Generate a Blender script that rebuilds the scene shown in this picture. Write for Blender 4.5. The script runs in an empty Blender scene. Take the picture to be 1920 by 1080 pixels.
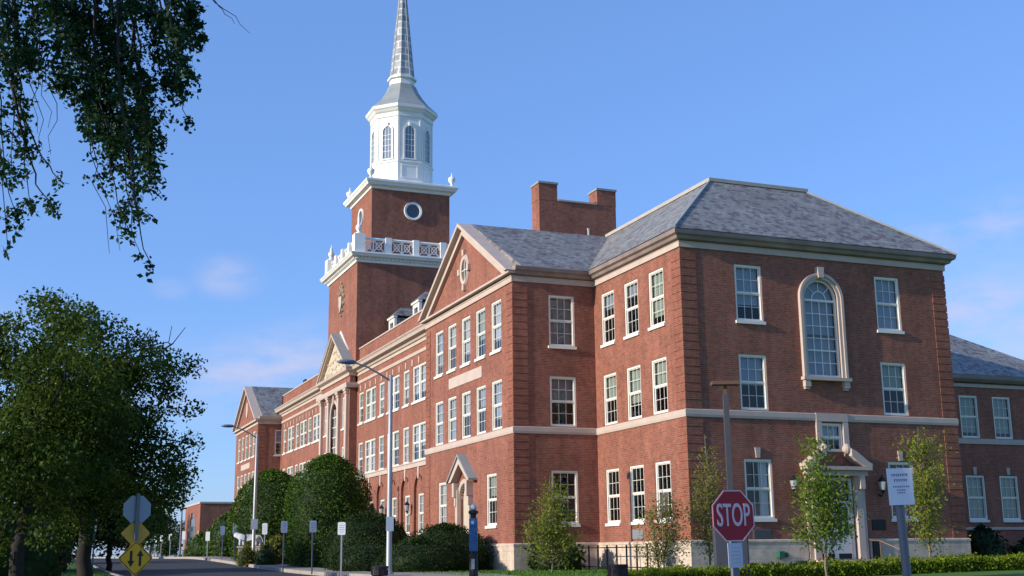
import bpy, bmesh, math, random
import numpy as np
from mathutils import Vector, Matrix

random.seed(7)
rng = np.random.default_rng(11)
PI = math.pi
sc = bpy.context.scene
COL = sc.collection

# ------------------------------------------------------------------ camera
CX, CY, CZ = -24.6924, -42.8678, 0.7882
F_PX, PITCH, ROLL, YAW = 2267.94, 0.2153, -0.0110, 0.3805
fw = Vector((math.sin(YAW) * math.cos(PITCH), math.cos(YAW) * math.cos(PITCH), math.sin(PITCH)))
rt = Vector((math.cos(YAW), -math.sin(YAW), 0))
up = rt.cross(fw)
r2 = math.cos(ROLL) * rt + math.sin(ROLL) * up
u2 = -math.sin(ROLL) * rt + math.cos(ROLL) * up
cam = bpy.data.cameras.new('camera')
cam.sensor_width = 36
cam.lens = 36 * F_PX / 1920
cam.clip_start = 0.1
cam.clip_end = 4000
co = bpy.data.objects.new('camera', cam)
COL.objects.link(co)
M = Matrix((( r2.x, u2.x, -fw.x, CX), (r2.y, u2.y, -fw.y, CY), (r2.z, u2.z, -fw.z, CZ), (0, 0, 0, 1)))
co.matrix_world = M
sc.camera = co


def at(px, py, d):
    """point of the place seen at photograph pixel (px, py), d metres away along the ground"""
    v = fw * F_PX + r2 * (px - 960) - u2 * (py - 540)
    t = d / math.hypot(v.x, v.y)
    return Vector((CX, CY, CZ)) + v * t


def sm(a, b, x):
    t = min(1, max(0, (x - a) / (b - a)))
    return t * t * (3 - 2 * t)


def gz(x, y):
    d = math.hypot(x - CX, y - CY)
    return -0.8 * (1 - sm(25, 50, d)) + 0.72 * sm(10, 62, y) * (1 - sm(-8.5, -5, x))


# ------------------------------------------------------------------ materials
def new_mat(name):
    m = bpy.data.materials.new(name)
    m.use_nodes = True
    nt = m.node_tree
    for n in list(nt.nodes):
        nt.nodes.remove(n)
    out = nt.nodes.new('ShaderNodeOutputMaterial')
    b = nt.nodes.new('ShaderNodeBsdfPrincipled')
    nt.links.new(b.outputs[0], out.inputs[0])
    return m, nt, b, out


def N(nt, t, **kw):
    n = nt.nodes.new(t)
    for k, v in kw.items():
        setattr(n, k, v)
    return n


def plain(name, col, rough=0.7, metal=0.0, var=0.12, scale=3.0, bump=0.0, spec=0.4):
    """a painted / cast surface with slight blotches of dirt and weathering"""
    m, nt, b, out = new_mat(name)
    tc = N(nt, 'ShaderNodeTexCoord')
    nz = N(nt, 'ShaderNodeTexNoise')
    nz.inputs['Scale'].default_value = scale
    nz.inputs['Detail'].default_value = 6
    nt.links.new(tc.outputs['Object'], nz.inputs['Vector'])
    mx = N(nt, 'ShaderNodeMix', data_type='RGBA')
    mx.inputs[6].default_value = tuple(c * (1 - var) for c in col) + (1,)
    mx.inputs[7].default_value = tuple(min(1, c * (1 + var)) for c in col) + (1,)
    nt.links.new(nz.outputs['Fac'], mx.inputs[0])
    nt.links.new(mx.outputs[2], b.inputs['Base Color'])
    b.inputs['Roughness'].default_value = rough
    b.inputs['Metallic'].default_value = metal
    b.inputs['Specular IOR Level'].default_value = spec
    if bump:
        bp = N(nt, 'ShaderNodeBump')
        bp.inputs['Strength'].default_value = bump
        nt.links.new(nz.outputs['Fac'], bp.inputs['Height'])
        nt.links.new(bp.outputs[0], b.inputs['Normal'])
    return m


def wallmap(nt, vscale=1.0):
    """(along wall, height) coordinates for walls and roofs facing x or y"""
    tc = N(nt, 'ShaderNodeTexCoord')
    sp = N(nt, 'ShaderNodeSeparateXYZ')
    nt.links.new(tc.outputs['Object'], sp.inputs[0])
    ge = N(nt, 'ShaderNodeNewGeometry')
    sn = N(nt, 'ShaderNodeSeparateXYZ')
    nt.links.new(ge.outputs['True Normal'], sn.inputs[0])
    ax = N(nt, 'ShaderNodeMath', operation='ABSOLUTE')
    ay = N(nt, 'ShaderNodeMath', operation='ABSOLUTE')
    nt.links.new(sn.outputs[0], ax.inputs[0])
    nt.links.new(sn.outputs[1], ay.inputs[0])
    gt = N(nt, 'ShaderNodeMath', operation='GREATER_THAN')
    nt.links.new(ax.outputs[0], gt.inputs[0])
    nt.links.new(ay.outputs[0], gt.inputs[1])
    mu = N(nt, 'ShaderNodeMix', data_type='FLOAT')
    nt.links.new(gt.outputs[0], mu.inputs[0])
    nt.links.new(sp.outputs[0], mu.inputs[2])
    nt.links.new(sp.outputs[1], mu.inputs[3])
    mv = N(nt, 'ShaderNodeMath', operation='MULTIPLY')
    mv.inputs[1].default_value = vscale
    nt.links.new(sp.outputs[2], mv.inputs[0])
    cb = N(nt, 'ShaderNodeCombineXYZ')
    nt.links.new(mu.outputs[0], cb.inputs[0])
    nt.links.new(mv.outputs[0], cb.inputs[1])
    return tc, cb


def brick_mat(name, c1, c2, mortar, bw=0.215, rh=0.076, ms=0.011, patch=0.22, vscale=1.0, rough=0.85, extra=None):
    m, nt, b, out = new_mat(name)
    tc, cb = wallmap(nt, vscale)
    br = N(nt, 'ShaderNodeTexBrick')
    br.inputs['Scale'].default_value = 1
    br.inputs['Brick Width'].default_value = bw
    br.inputs['Row Height'].default_value = rh
    br.inputs['Mortar Size'].default_value = ms
    br.inputs['Mortar Smooth'].default_value = 0.2
    br.inputs['Color1'].default_value = c1 + (1,)
    br.inputs['Color2'].default_value = c2 + (1,)
    br.inputs['Mortar'].default_value = mortar + (1,)
    nt.links.new(cb.outputs[0], br.inputs['Vector'])
    col = br.outputs['Color']
    if extra:
        col_e, th = extra
        sc_ = N(nt, 'ShaderNodeMapping')
        sc_.inputs['Scale'].default_value = (2.2, 4.2, 1)
        nt.links.new(cb.outputs[0], sc_.inputs[0])
        vo = N(nt, 'ShaderNodeTexVoronoi')
        vo.inputs['Scale'].default_value = 1.6
        vo.inputs['Randomness'].default_value = 0.9
        nt.links.new(sc_.outputs[0], vo.inputs['Vector'])
        se = N(nt, 'ShaderNodeSeparateColor')
        nt.links.new(vo.outputs['Color'], se.inputs[0])
        rp = N(nt, 'ShaderNodeMapRange')
        rp.inputs[1].default_value = th
        rp.inputs[2].default_value = th + 0.12
        nt.links.new(se.outputs[0], rp.inputs[0])
        sc2 = N(nt, 'ShaderNodeMath', operation='MULTIPLY')
        sc2.inputs[1].default_value = 0.7
        nt.links.new(rp.outputs[0], sc2.inputs[0])
        me = N(nt, 'ShaderNodeMix', data_type='RGBA')
        nt.links.new(sc2.outputs[0], me.inputs[0])
        nt.links.new(col, me.inputs[6])
        me.inputs[7].default_value = col_e + (1,)
        col = me.outputs[2]
    nz = N(nt, 'ShaderNodeTexNoise')
    nz.inputs['Scale'].default_value = 0.55
    nz.inputs['Detail'].default_value = 8
    nz.inputs['Roughness'].default_value = 0.65
    nt.links.new(tc.outputs['Object'], nz.inputs['Vector'])
    mr = N(nt, 'ShaderNodeMapRange')
    mr.inputs[1].default_value = 0.25
    mr.inputs[2].default_value = 0.75
    mr.inputs[3].default_value = 1 - patch
    mr.inputs[4].default_value = 1 + patch
    nt.links.new(nz.outputs['Fac'], mr.inputs[0])
    mx = N(nt, 'ShaderNodeMix', data_type='RGBA', blend_type='MULTIPLY')
    mx.inputs[0].default_value = 1
    nt.links.new(col, mx.inputs[6])
    nt.links.new(mr.outputs[0], mx.inputs[7])
    # rain streaks and soot: noise drawn out downwards, and single darker bricks
    ms_ = N(nt, 'ShaderNodeMapping')
    ms_.inputs['Scale'].default_value = (1.9, 1.9, 0.22)
    nt.links.new(tc.outputs['Object'], ms_.inputs[0])
    n3 = N(nt, 'ShaderNodeTexNoise')
    n3.inputs['Scale'].default_value = 1.0
    n3.inputs['Detail'].default_value = 5
    nt.links.new(ms_.outputs[0], n3.inputs['Vector'])
    n4 = N(nt, 'ShaderNodeTexNoise')
    n4.inputs['Scale'].default_value = 4.5
    n4.inputs['Detail'].default_value = 3
    nt.links.new(tc.outputs['Object'], n4.inputs['Vector'])
    ad3 = N(nt, 'ShaderNodeMath', operation='ADD')
    nt.links.new(n3.outputs['Fac'], ad3.inputs[0])
    nt.links.new(n4.outputs['Fac'], ad3.inputs[1])
    mr3 = N(nt, 'ShaderNodeMapRange')
    mr3.inputs[1].default_value = 0.7
    mr3.inputs[2].default_value = 1.3
    mr3.inputs[3].default_value = 0.78
    mr3.inputs[4].default_value = 1.18
    nt.links.new(ad3.outputs[0], mr3.inputs[0])
    mx3 = N(nt, 'ShaderNodeMix', data_type='RGBA', blend_type='MULTIPLY')
    mx3.inputs[0].default_value = 1
    nt.links.new(mx.outputs[2], mx3.inputs[6])
    nt.links.new(mr3.outputs[0], mx3.inputs[7])
    nt.links.new(mx3.outputs[2], b.inputs['Base Color'])
    b.inputs['Roughness'].default_value = rough
    b.inputs['Specular IOR Level'].default_value = 0.25
    bp = N(nt, 'ShaderNodeBump')
    bp.inputs['Strength'].default_value = 0.2
    bp.inputs['Distance'].default_value = 0.02
    inv = N(nt, 'ShaderNodeMath', operation='SUBTRACT')
    inv.inputs[0].default_value = 1
    nt.links.new(br.outputs['Fac'], inv.inputs[1])
    nt.links.new(inv.outputs[0], bp.inputs['Height'])
    nt.links.new(bp.outputs[0], b.inputs['Normal'])
    return m


def leaf_mat(name, ca, cb_, scale=2.0, trans=0.3, fine=14.0):
    """leaves whose green varies from branch to branch and from leaf to leaf"""
    m, nt, b, out = new_mat(name)
    tc = N(nt, 'ShaderNodeTexCoord')
    n1 = N(nt, 'ShaderNodeTexNoise')
    n1.inputs['Scale'].default_value = scale
    n1.inputs['Detail'].default_value = 2
    n2 = N(nt, 'ShaderNodeTexNoise')
    n2.inputs['Scale'].default_value = fine
    nt.links.new(tc.outputs['Object'], n1.inputs['Vector'])
    nt.links.new(tc.outputs['Object'], n2.inputs['Vector'])
    ad = N(nt, 'ShaderNodeMath', operation='ADD')
    nt.links.new(n1.outputs['Fac'], ad.inputs[0])
    nt.links.new(n2.outputs['Fac'], ad.inputs[1])
    mr = N(nt, 'ShaderNodeMapRange')
    mr.inputs[1].default_value = 0.7
    mr.inputs[2].default_value = 1.3
    nt.links.new(ad.outputs[0], mr.inputs[0])
    mx = N(nt, 'ShaderNodeMix', data_type='RGBA')
    mx.inputs[6].default_value = ca + (1,)
    mx.inputs[7].default_value = cb_ + (1,)
    nt.links.new(mr.outputs[0], mx.inputs[0])
    nt.links.new(mx.outputs[2], b.inputs['Base Color'])
    b.inputs['Roughness'].default_value = 0.6
    b.inputs['Specular IOR Level'].default_value = 0.12
    tr = N(nt, 'ShaderNodeBsdfTranslucent')
    nt.links.new(mx.outputs[2], tr.inputs[0])
    ms = N(nt, 'ShaderNodeMixShader')
    ms.inputs[0].default_value = trans
    nt.links.new(b.outputs[0], ms.inputs[1])
    nt.links.new(tr.outputs[0], ms.inputs[2])
    nt.links.new(ms.outputs[0], out.inputs[0])
    return m


def glass_mat(name, tint=(0.80, 0.84, 0.88), f0=0.05):
    """thin pane: clear straight through, reflecting more towards grazing angles"""
    m, nt, b, out = new_mat(name)
    nt.nodes.remove(b)
    lw = N(nt, 'ShaderNodeLayerWeight')
    lw.inputs['Blend'].default_value = 0.5
    pw = N(nt, 'ShaderNodeMath', operation='POWER')
    pw.inputs[1].default_value = 4.0
    nt.links.new(lw.outputs['Facing'], pw.inputs[0])
    ad = N(nt, 'ShaderNodeMath', operation='MULTIPLY_ADD', use_clamp=True)
    ad.inputs[1].default_value = 1 - f0
    ad.inputs[2].default_value = f0
    nt.links.new(pw.outputs[0], ad.inputs[0])
    tc = N(nt, 'ShaderNodeTexCoord')
    nz = N(nt, 'ShaderNodeTexNoise')
    nz.inputs['Scale'].default_value = 1.3
    nt.links.new(tc.outputs['Object'], nz.inputs['Vector'])
    bp = N(nt, 'ShaderNodeBump')
    bp.inputs['Strength'].default_value = 0.10
    bp.inputs['Distance'].default_value = 0.1
    nt.links.new(nz.outputs['Fac'], bp.inputs['Height'])
    gl = N(nt, 'ShaderNodeBsdfGlossy')
    gl.inputs['Roughness'].default_value = 0.02
    nt.links.new(bp.outputs[0], gl.inputs['Normal'])
    tp = N(nt, 'ShaderNodeBsdfTransparent')
    tp.inputs[0].default_value = tint + (1,)
    ms = N(nt, 'ShaderNodeMixShader')
    nt.links.new(ad.outputs[0], ms.inputs[0])
    nt.links.new(tp.outputs[0], ms.inputs[1])
    nt.links.new(gl.outputs[0], ms.inputs[2])
    nt.links.new(ms.outputs[0], out.inputs[0])
    return m


def ground_mat(name, ca, cb_, cc, s1, s2, bump=0.3):
    m, nt, b, out = new_mat(name)
    tc = N(nt, 'ShaderNodeTexCoord')
    n1 = N(nt, 'ShaderNodeTexNoise')
    n1.inputs['Scale'].default_value = s1
    n1.inputs['Detail'].default_value = 6
    n2 = N(nt, 'ShaderNodeTexNoise')
    n2.inputs['Scale'].default_value = s2
    n2.inputs['Detail'].default_value = 4
    nt.links.new(tc.outputs['Object'], n1.inputs['Vector'])
    nt.links.new(tc.outputs['Object'], n2.inputs['Vector'])
    m1 = N(nt, 'ShaderNodeMix', data_type='RGBA')
    m1.inputs[6].default_value = ca + (1,)
    m1.inputs[7].default_value = cb_ + (1,)
    nt.links.new(n2.outputs['Fac'], m1.inputs[0])
    m2 = N(nt, 'ShaderNodeMix', data_type='RGBA')
    mr = N(nt, 'ShaderNodeMapRange')
    mr.inputs[1].default_value = 0.45
    mr.inputs[2].default_value = 0.7
    nt.links.new(n1.outputs['Fac'], mr.inputs[0])
    nt.links.new(mr.outputs[0], m2.inputs[0])
    nt.links.new(m1.outputs[2], m2.inputs[6])
    m2.inputs[7].default_value = cc + (1,)
    nt.links.new(m2.outputs[2], b.inputs['Base Color'])
    b.inputs['Roughness'].default_value = 0.9
    b.inputs['Specular IOR Level'].default_value = 0.2
    bp = N(nt, 'ShaderNodeBump')
    bp.inputs['Strength'].default_value = bump
    nt.links.new(n2.outputs['Fac'], bp.inputs['Height'])
    nt.links.new(bp.outputs[0], b.inputs['Normal'])
    return m


BRICK = brick_mat('red_brick', (0.300, 0.094, 0.057), (0.200, 0.061, 0.040), (0.27, 0.155, 0.11))
BRICKQ = brick_mat('red_brick_quoin', (0.295, 0.087, 0.052), (0.21, 0.061, 0.039), (0.25, 0.14, 0.095))
SLATE = brick_mat('slate', (0.27, 0.265, 0.245), (0.21, 0.21, 0.195), (0.11, 0.115, 0.12), bw=0.32, rh=0.2, ms=0.012,
                  patch=0.2, vscale=1.25, rough=0.55, extra=((0.10, 0.065, 0.08), 0.68))
STONE = brick_mat('limestone', (0.60, 0.475, 0.37), (0.53, 0.42, 0.33), (0.36, 0.31, 0.25), bw=1.3, rh=0.42, ms=0.008, patch=0.16)
STONEP = plain('carved_limestone', (0.49, 0.39, 0.325), 0.8, var=0.18, scale=1.6)
GUTTER = plain('weathered_gutter', (0.27, 0.205, 0.18), 0.6, var=0.55, scale=1.1)
WHITE = plain('white_paint', (0.74, 0.71, 0.63), 0.45, var=0.05)
TWHITE = plain('white_tower_paint', (0.78, 0.77, 0.73), 0.55, var=0.13, scale=1.1)
SASHP = plain('cream_sash_paint', (0.74, 0.70, 0.61), 0.45, var=0.05)
LEAD = plain('lead_roof', (0.27, 0.29, 0.285), 0.7, metal=0.0, var=0.2, scale=1.3)
SPIRE = brick_mat('spire_sheet_metal', (0.40, 0.40, 0.40), (0.22, 0.23, 0.24), (0.62, 0.62, 0.60), bw=1.1, rh=0.62, ms=0.06, patch=0.2, rough=0.45)
GLASS = glass_mat('window_glass')
GLASSB = glass_mat('window_glass_old', f0=0.12)
BLIND = plain('roller_blind', (0.36, 0.40, 0.43), 0.8, var=0.06)
BLINDY = plain('cream_blind', (0.36, 0.39, 0.29), 0.8, var=0.08)
BLINDW = plain('white_shade', (0.55, 0.55, 0.52), 0.8, var=0.05)
GLARET = plain('tan_glare_sheet', (0.27, 0.235, 0.20), 0.8, var=0.1)  # brownish glare of the pavilion side panes, put into a sheet colour
REDC = plain('red_curtain', (0.30, 0.015, 0.02), 0.8, var=0.2)
ROOM = plain('interior_plaster', (0.16, 0.14, 0.12), 0.9)
ASPH = ground_mat('asphalt', (0.042, 0.043, 0.048), (0.062, 0.063, 0.068), (0.05, 0.05, 0.055), 0.3, 20, 0.2)
CONC = ground_mat('concrete_pavement', (0.30, 0.27, 0.24), (0.36, 0.32, 0.28), (0.26, 0.24, 0.21), 0.5, 8, 0.1)
KERB = plain('kerb_concrete', (0.33, 0.29, 0.25), 0.85, var=0.25, scale=1.2)
GRASS = ground_mat('lawn', (0.05, 0.13, 0.016), (0.08, 0.18, 0.025), (0.11, 0.16, 0.03), 0.25, 9, 0.6)
GRASSB = leaf_mat('grass_blade', (0.05, 0.13, 0.015), (0.10, 0.21, 0.03), 0.5, 0.2)
BARK = plain('bark', (0.024, 0.019, 0.016), 0.95, var=0.4, scale=9, bump=0.6)
BARKL = plain('young_bark', (0.20, 0.16, 0.11), 0.9, var=0.3, scale=12, bump=0.4)
LEAF_OAK = leaf_mat('oak_leaf', (0.017, 0.040, 0.006), (0.095, 0.135, 0.016), 0.9, 0.35, 7)
LEAF_DK = leaf_mat('shaded_leaf', (0.012, 0.025, 0.008), (0.03, 0.05, 0.014), 0.6, 0.2, 5)  # shade of the trees and shrubs put into a darker leaf green
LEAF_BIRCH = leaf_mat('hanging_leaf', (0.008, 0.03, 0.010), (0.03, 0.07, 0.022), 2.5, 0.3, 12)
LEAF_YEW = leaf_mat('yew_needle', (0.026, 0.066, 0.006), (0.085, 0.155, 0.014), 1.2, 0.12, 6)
LEAF_YEWD = leaf_mat('shaded_yew_needle', (0.010, 0.024, 0.005), (0.030, 0.055, 0.010), 1.2, 0.1, 6)  # darker copy of the yew green, with the low bushes' shade painted in
LEAF_YOUNG = leaf_mat('young_leaf', (0.12, 0.165, 0.016), (0.25, 0.28, 0.035), 1.5, 0.4, 9)
LEAF_BRIGHT = leaf_mat('bright_leaf', (0.085, 0.15, 0.014), (0.19, 0.27, 0.03), 1.5, 0.4, 9)
LEAF_OLIVE = leaf_mat('olive_leaf', (0.12, 0.14, 0.022), (0.25, 0.23, 0.045), 1.5, 0.4, 9)
LEAF_HEDGE = leaf_mat('hedge_leaf', (0.10, 0.16, 0.012), (0.32, 0.38, 0.03), 2.2, 0.5, 12)
LEAF_FAR = leaf_mat('far_leaf', (0.05, 0.075, 0.03), (0.10, 0.13, 0.05), 0.3, 0.3, 2)
GALV = plain('galvanised_steel', (0.34, 0.35, 0.36), 0.5, metal=0.5, var=0.12)
POLEG = plain('grey_painted_pole', (0.13, 0.14, 0.165), 0.5, metal=0.2, var=0.1)
DARKM = plain('dark_iron', (0.018, 0.017, 0.018), 0.5, metal=0.3, var=0.2)
SIGNW = plain('white_sign_sheet', (0.72, 0.73, 0.76), 0.4, var=0.04)
SIGNR = plain('red_sign_sheet', (0.34, 0.006, 0.022), 0.5, var=0.05)
SIGNL = plain('sign_letter_white', (0.60, 0.50, 0.55), 0.5, var=0.03)
SIGNBK = plain('sign_back_aluminium', (0.25, 0.28, 0.32), 0.45, metal=0.5, var=0.06)
SIGNY = plain('yellow_sign_sheet', (0.72, 0.36, 0.01), 0.5, var=0.06)
SIGNO = plain('amber_sign_sheet', (0.55, 0.30, 0.04), 0.55, var=0.14)  # browner yellow than the two-way sheet
BLACK = plain('black_paint', (0.012, 0.011, 0.011), 0.5, var=0.1)
INK = plain('purple_ink', (0.20, 0.14, 0.26), 0.6, var=0.1)
INKG = plain('grey_ink', (0.40, 0.40, 0.42), 0.6, var=0.1)
BLUE = plain('blue_enamel', (0.025, 0.10, 0.24), 0.4, var=0.06)
BINM = plain('black_bin_plastic', (0.012, 0.009, 0.012), 0.45, var=0.2)
LAMPG = plain('frosted_lamp_globe', (0.5, 0.5, 0.5), 0.3)
LENS = plain('lamp_lens', (0.35, 0.36, 0.38), 0.2)
CABM = plain('slate_cabinet_paint', (0.055, 0.058, 0.08), 0.5)
DARKM2 = plain('dark_bronze_paint', (0.07, 0.07, 0.08), 0.5, metal=0.2)
LAMPHD = plain('lamp_head_paint', (0.13, 0.15, 0.20), 0.5, var=0.1)
SHOEB = plain('brown_lamp_head', (0.13, 0.07, 0.045), 0.6, var=0.1)
GREENP = plain('green_lamp_paint', (0.02, 0.12, 0.07), 0.5)
BGLASS = plain('belfry_sky_glazing', (0.16, 0.20, 0.27), 0.12, var=0.2, spec=0.9)  # pale blue sky reflection put into the pane colour
BRASS = plain('handrail_bronze', (0.22, 0.13, 0.08), 0.5, metal=0.3)
STATW = plain('white_painted_sculpture', (0.58, 0.59, 0.60), 0.6, var=0.35, scale=2.5)
TRIMG = plain('grey_stone_trim', (0.40, 0.36, 0.31), 0.8, var=0.2)
DGLASS = plain('dark_tinted_glazing', (0.055, 0.065, 0.085), 0.15, var=0.2, spec=0.6)


# ------------------------------------------------------------------ mesh builder
class MB:
    def __init__(s):
        s.v = []
        s.f = []

    def quad(s, a, b, c, d):
        i = len(s.v)
        s.v += [a, b, c, d]
        s.f.append((i, i + 1, i + 2, i + 3))

    def poly(s, pts):
        i = len(s.v)
        s.v += list(pts)
        s.f.append(tuple(range(i, i + len(pts))))

    def box(s, x0, x1, y0, y1, z0, z1):
        i = len(s.v)
        s.v += [(x0, y0, z0), (x1, y0, z0), (x1, y1, z0), (x0, y1, z0), (x0, y0, z1), (x1, y0, z1), (x1, y1, z1), (x0, y1, z1)]
        s.f += [tuple(i + k for k in q) for q in ((3, 2, 1, 0), (4, 5, 6, 7), (0, 1, 5, 4), (1, 2, 6, 5), (2, 3, 7, 6), (3, 0, 4, 7))]

    def prism(s, poly, axis, a0, a1):
        """poly = 2-D outline; axis 0: (y,z) extruded in x; 1: (x,z) extruded in y; 2: (x,y) extruded in z"""
        def P(p, a):
            return {0: (a, p[0], p[1]), 1: (p[0], a, p[1]), 2: (p[0], p[1], a)}[axis]
        n = len(poly)
        i = len(s.v)
        s.v += [P(p, a0) for p in poly] + [P(p, a1) for p in poly]
        s.f.append(tuple(i + k for k in range(n)))
        s.f.append(tuple(i + n + k for k in reversed(range(n))))
        for k in range(n):
            l = (k + 1) % n
            s.f.append((i + k, i + n + k, i + n + l, i + l))

    def lathe(s, c, prof, n=16, rot=0.0, flat=False):
        """prof: (radius, z) from bottom to top; flat: radius is the distance to the flat faces"""
        k = 1 / math.cos(PI / n) if flat else 1
        i = len(s.v)
        for r, z in prof:
            for j in range(n):
                a = rot + 2 * PI * j / n
                s.v.append((c[0] + r * k * math.cos(a), c[1] + r * k * math.sin(a), c[2] + z))
        for q in range(len(prof) - 1):
            for j in range(n):
                l = (j + 1) % n
                s.f.append((i + q * n + j, i + q * n + l, i + (q + 1) * n + l, i + (q + 1) * n + j))
        s.f.append(tuple(i + j for j in reversed(range(n))))
        s.f.append(tuple(i + (len(prof) - 1) * n + j for j in range(n)))

    def tube(s, pts, rads, n=8):
        pts = [Vector(p) for p in pts]
        i0 = len(s.v)
        prev = None
        for k, p in enumerate(pts):
            t = (pts[min(k + 1, len(pts) - 1)] - pts[max(k - 1, 0)])
            t.normalize()
            if prev is None:
                a = Vector((0, 0, 1)) if abs(t.z) < 0.9 else Vector((1, 0, 0))
                x = t.cross(a).normalized()
            else:
                x = (prev - t * prev.dot(t)).normalized()
            prev = x
            y = t.cross(x)
            for j in range(n):
                a = 2 * PI * j / n
                q = p + (x * math.cos(a) + y * math.sin(a)) * rads[k]
                s.v.append((q.x, q.y, q.z))
        for k in range(len(pts) - 1):
            for j in range(n):
                l = (j + 1) % n
                s.f.append((i0 + k * n + j, i0 + k * n + l, i0 + (k + 1) * n + l, i0 + (k + 1) * n + j))
        s.f.append(tuple(i0 + j for j in reversed(range(n))))
        e = i0 + (len(pts) - 1) * n
        s.f.append(tuple(e + j for j in range(n)))

    def bar(s, a, b, w):
        s.tube([a, b], [w, w], 4)

    def sweep(s, path, prof, caps=True):
        """sweep a (outward, z) profile along a plan path; outward is to the left of the path"""
        P = [Vector((p[0], p[1])) for p in path]
        nrm = []
        for k in range(len(P) - 1):
            d = (P[k + 1] - P[k]).normalized()
            nrm.append(Vector((-d.y, d.x)))
        rows = []
        for k in range(len(P)):
            if k == 0:
                m = nrm[0]
            elif k == len(P) - 1:
                m = nrm[-1]
            else:
                m = nrm[k - 1] + nrm[k]
                m = m / (1 + nrm[k - 1].dot(nrm[k]))
            rows.append([(P[k].x + m.x * o, P[k].y + m.y * o, z) for o, z in prof])
        i = len(s.v)
        n = len(prof)
        for r in rows:
            s.v += r
        for k in range(len(rows) - 1):
            for j in range(n - 1):
                s.f.append((i + k * n + j, i + k * n + j + 1, i + (k + 1) * n + j + 1, i + (k + 1) * n + j))
        if caps:
            s.f.append(tuple(i + j for j in range(n)))
            s.f.append(tuple(i + (len(rows) - 1) * n + j for j in reversed(range(n))))

    def mesh(s, name):
        me = bpy.data.meshes.new(name)
        me.from_pydata(s.v, [], s.f)
        bm = bmesh.new()
        bm.from_mesh(me)
        bmesh.ops.recalc_face_normals(bm, faces=bm.faces)
        bm.to_mesh(me)
        bm.free()
        return me

    def build(s, name, mat, parent=None, loc=None, smooth=False):
        me = s.mesh(name)
        me.materials.append(mat)
        return link(name, me, parent, loc, smooth)


def link(name, me, parent=None, loc=None, smooth=False):
    o = bpy.data.objects.new(name, me)
    COL.objects.link(o)
    if parent:
        o.parent = parent
    if loc:
        o.location = loc
    if smooth:
        for p in me.polygons:
            p.use_smooth = True
    return o


def tag(o, label=None, cat=None, group=None, kind=None):
    if label:
        o['label'] = label
    if cat:
        o['category'] = cat
    if group:
        o['group'] = group
    if kind:
        o['kind'] = kind
    return o


def thing(name, label, cat, loc=(0, 0, 0), rz=0.0, group=None):
    o = bpy.data.objects.new(name, None)
    o.empty_display_size = 0.3
    COL.objects.link(o)
    o.location = loc
    o.rotation_euler = (0, 0, rz)
    return tag(o, label, cat, group)


def copy_tree(o, parent=None):
    c = o.copy()
    COL.objects.link(c)
    if parent:
        c.parent = parent
    for ch in list(o.children):
        copy_tree(ch, c)
    return c


def leaf_mesh(name, pts, size, aspect=0.6, jitter=0.4, down=0.0):
    """many small pointed leaves, one four-cornered face each, at the points given"""
    n = len(pts)
    d = rng.normal(size=(n, 3))
    d[:, 2] = d[:, 2] * (1 - 0.3 * down) - down
    d /= np.linalg.norm(d, axis=1)[:, None]
    e = np.cross(d, rng.normal(size=(n, 3)))
    e /= np.linalg.norm(e, axis=1)[:, None] + 1e-9
    L = size * (1 + jitter * rng.uniform(-1, 1, n))[:, None]
    W = L * aspect * 0.5
    v = np.empty((n, 4, 3))
    v[:, 0] = pts
    v[:, 1] = pts + d * L * 0.45 + e * W
    v[:, 2] = pts + d * L
    v[:, 3] = pts + d * L * 0.45 - e * W
    me = bpy.data.meshes.new(name)
    me.vertices.add(n * 4)
    me.vertices.foreach_set('co', v.reshape(-1))
    me.loops.add(n * 4)
    me.loops.foreach_set('vertex_index', np.arange(n * 4, dtype=np.int32))
    me.polygons.add(n)
    me.polygons.foreach_set('loop_start', np.arange(0, n * 4, 4, dtype=np.int32))
    me.polygons.foreach_set('loop_total', np.full(n, 4, dtype=np.int32))
    me.update(calc_edges=True)
    return me


def leaves(name, pts, size, mat, parent, **kw):
    me = leaf_mesh(name, np.asarray(pts, dtype=float), size, **kw)
    me.materials.append(mat)
    return link(name, me, parent)


# ------------------------------------------------------------------ the building
ZW, ZBB, ZBT = 1.18, 6.10, 6.41
Z1, Z2, Z3 = (2.03, 4.44), (6.46, 8.79), (10.22, 12.65)
W1, D1, PX, D2 = 13.74, 8.33, 4.20, 21.42
XC, YD0, YD1, XD, YE = -1.98, 45.4, 54.8, -2.57, 74.56
YF2 = 87.65
XCEN = 50.1
bld = thing('college_building', 'long red brick college building with white sash windows, slate roofs and a white steeple', 'building')
WIN_OPS = {}


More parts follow.
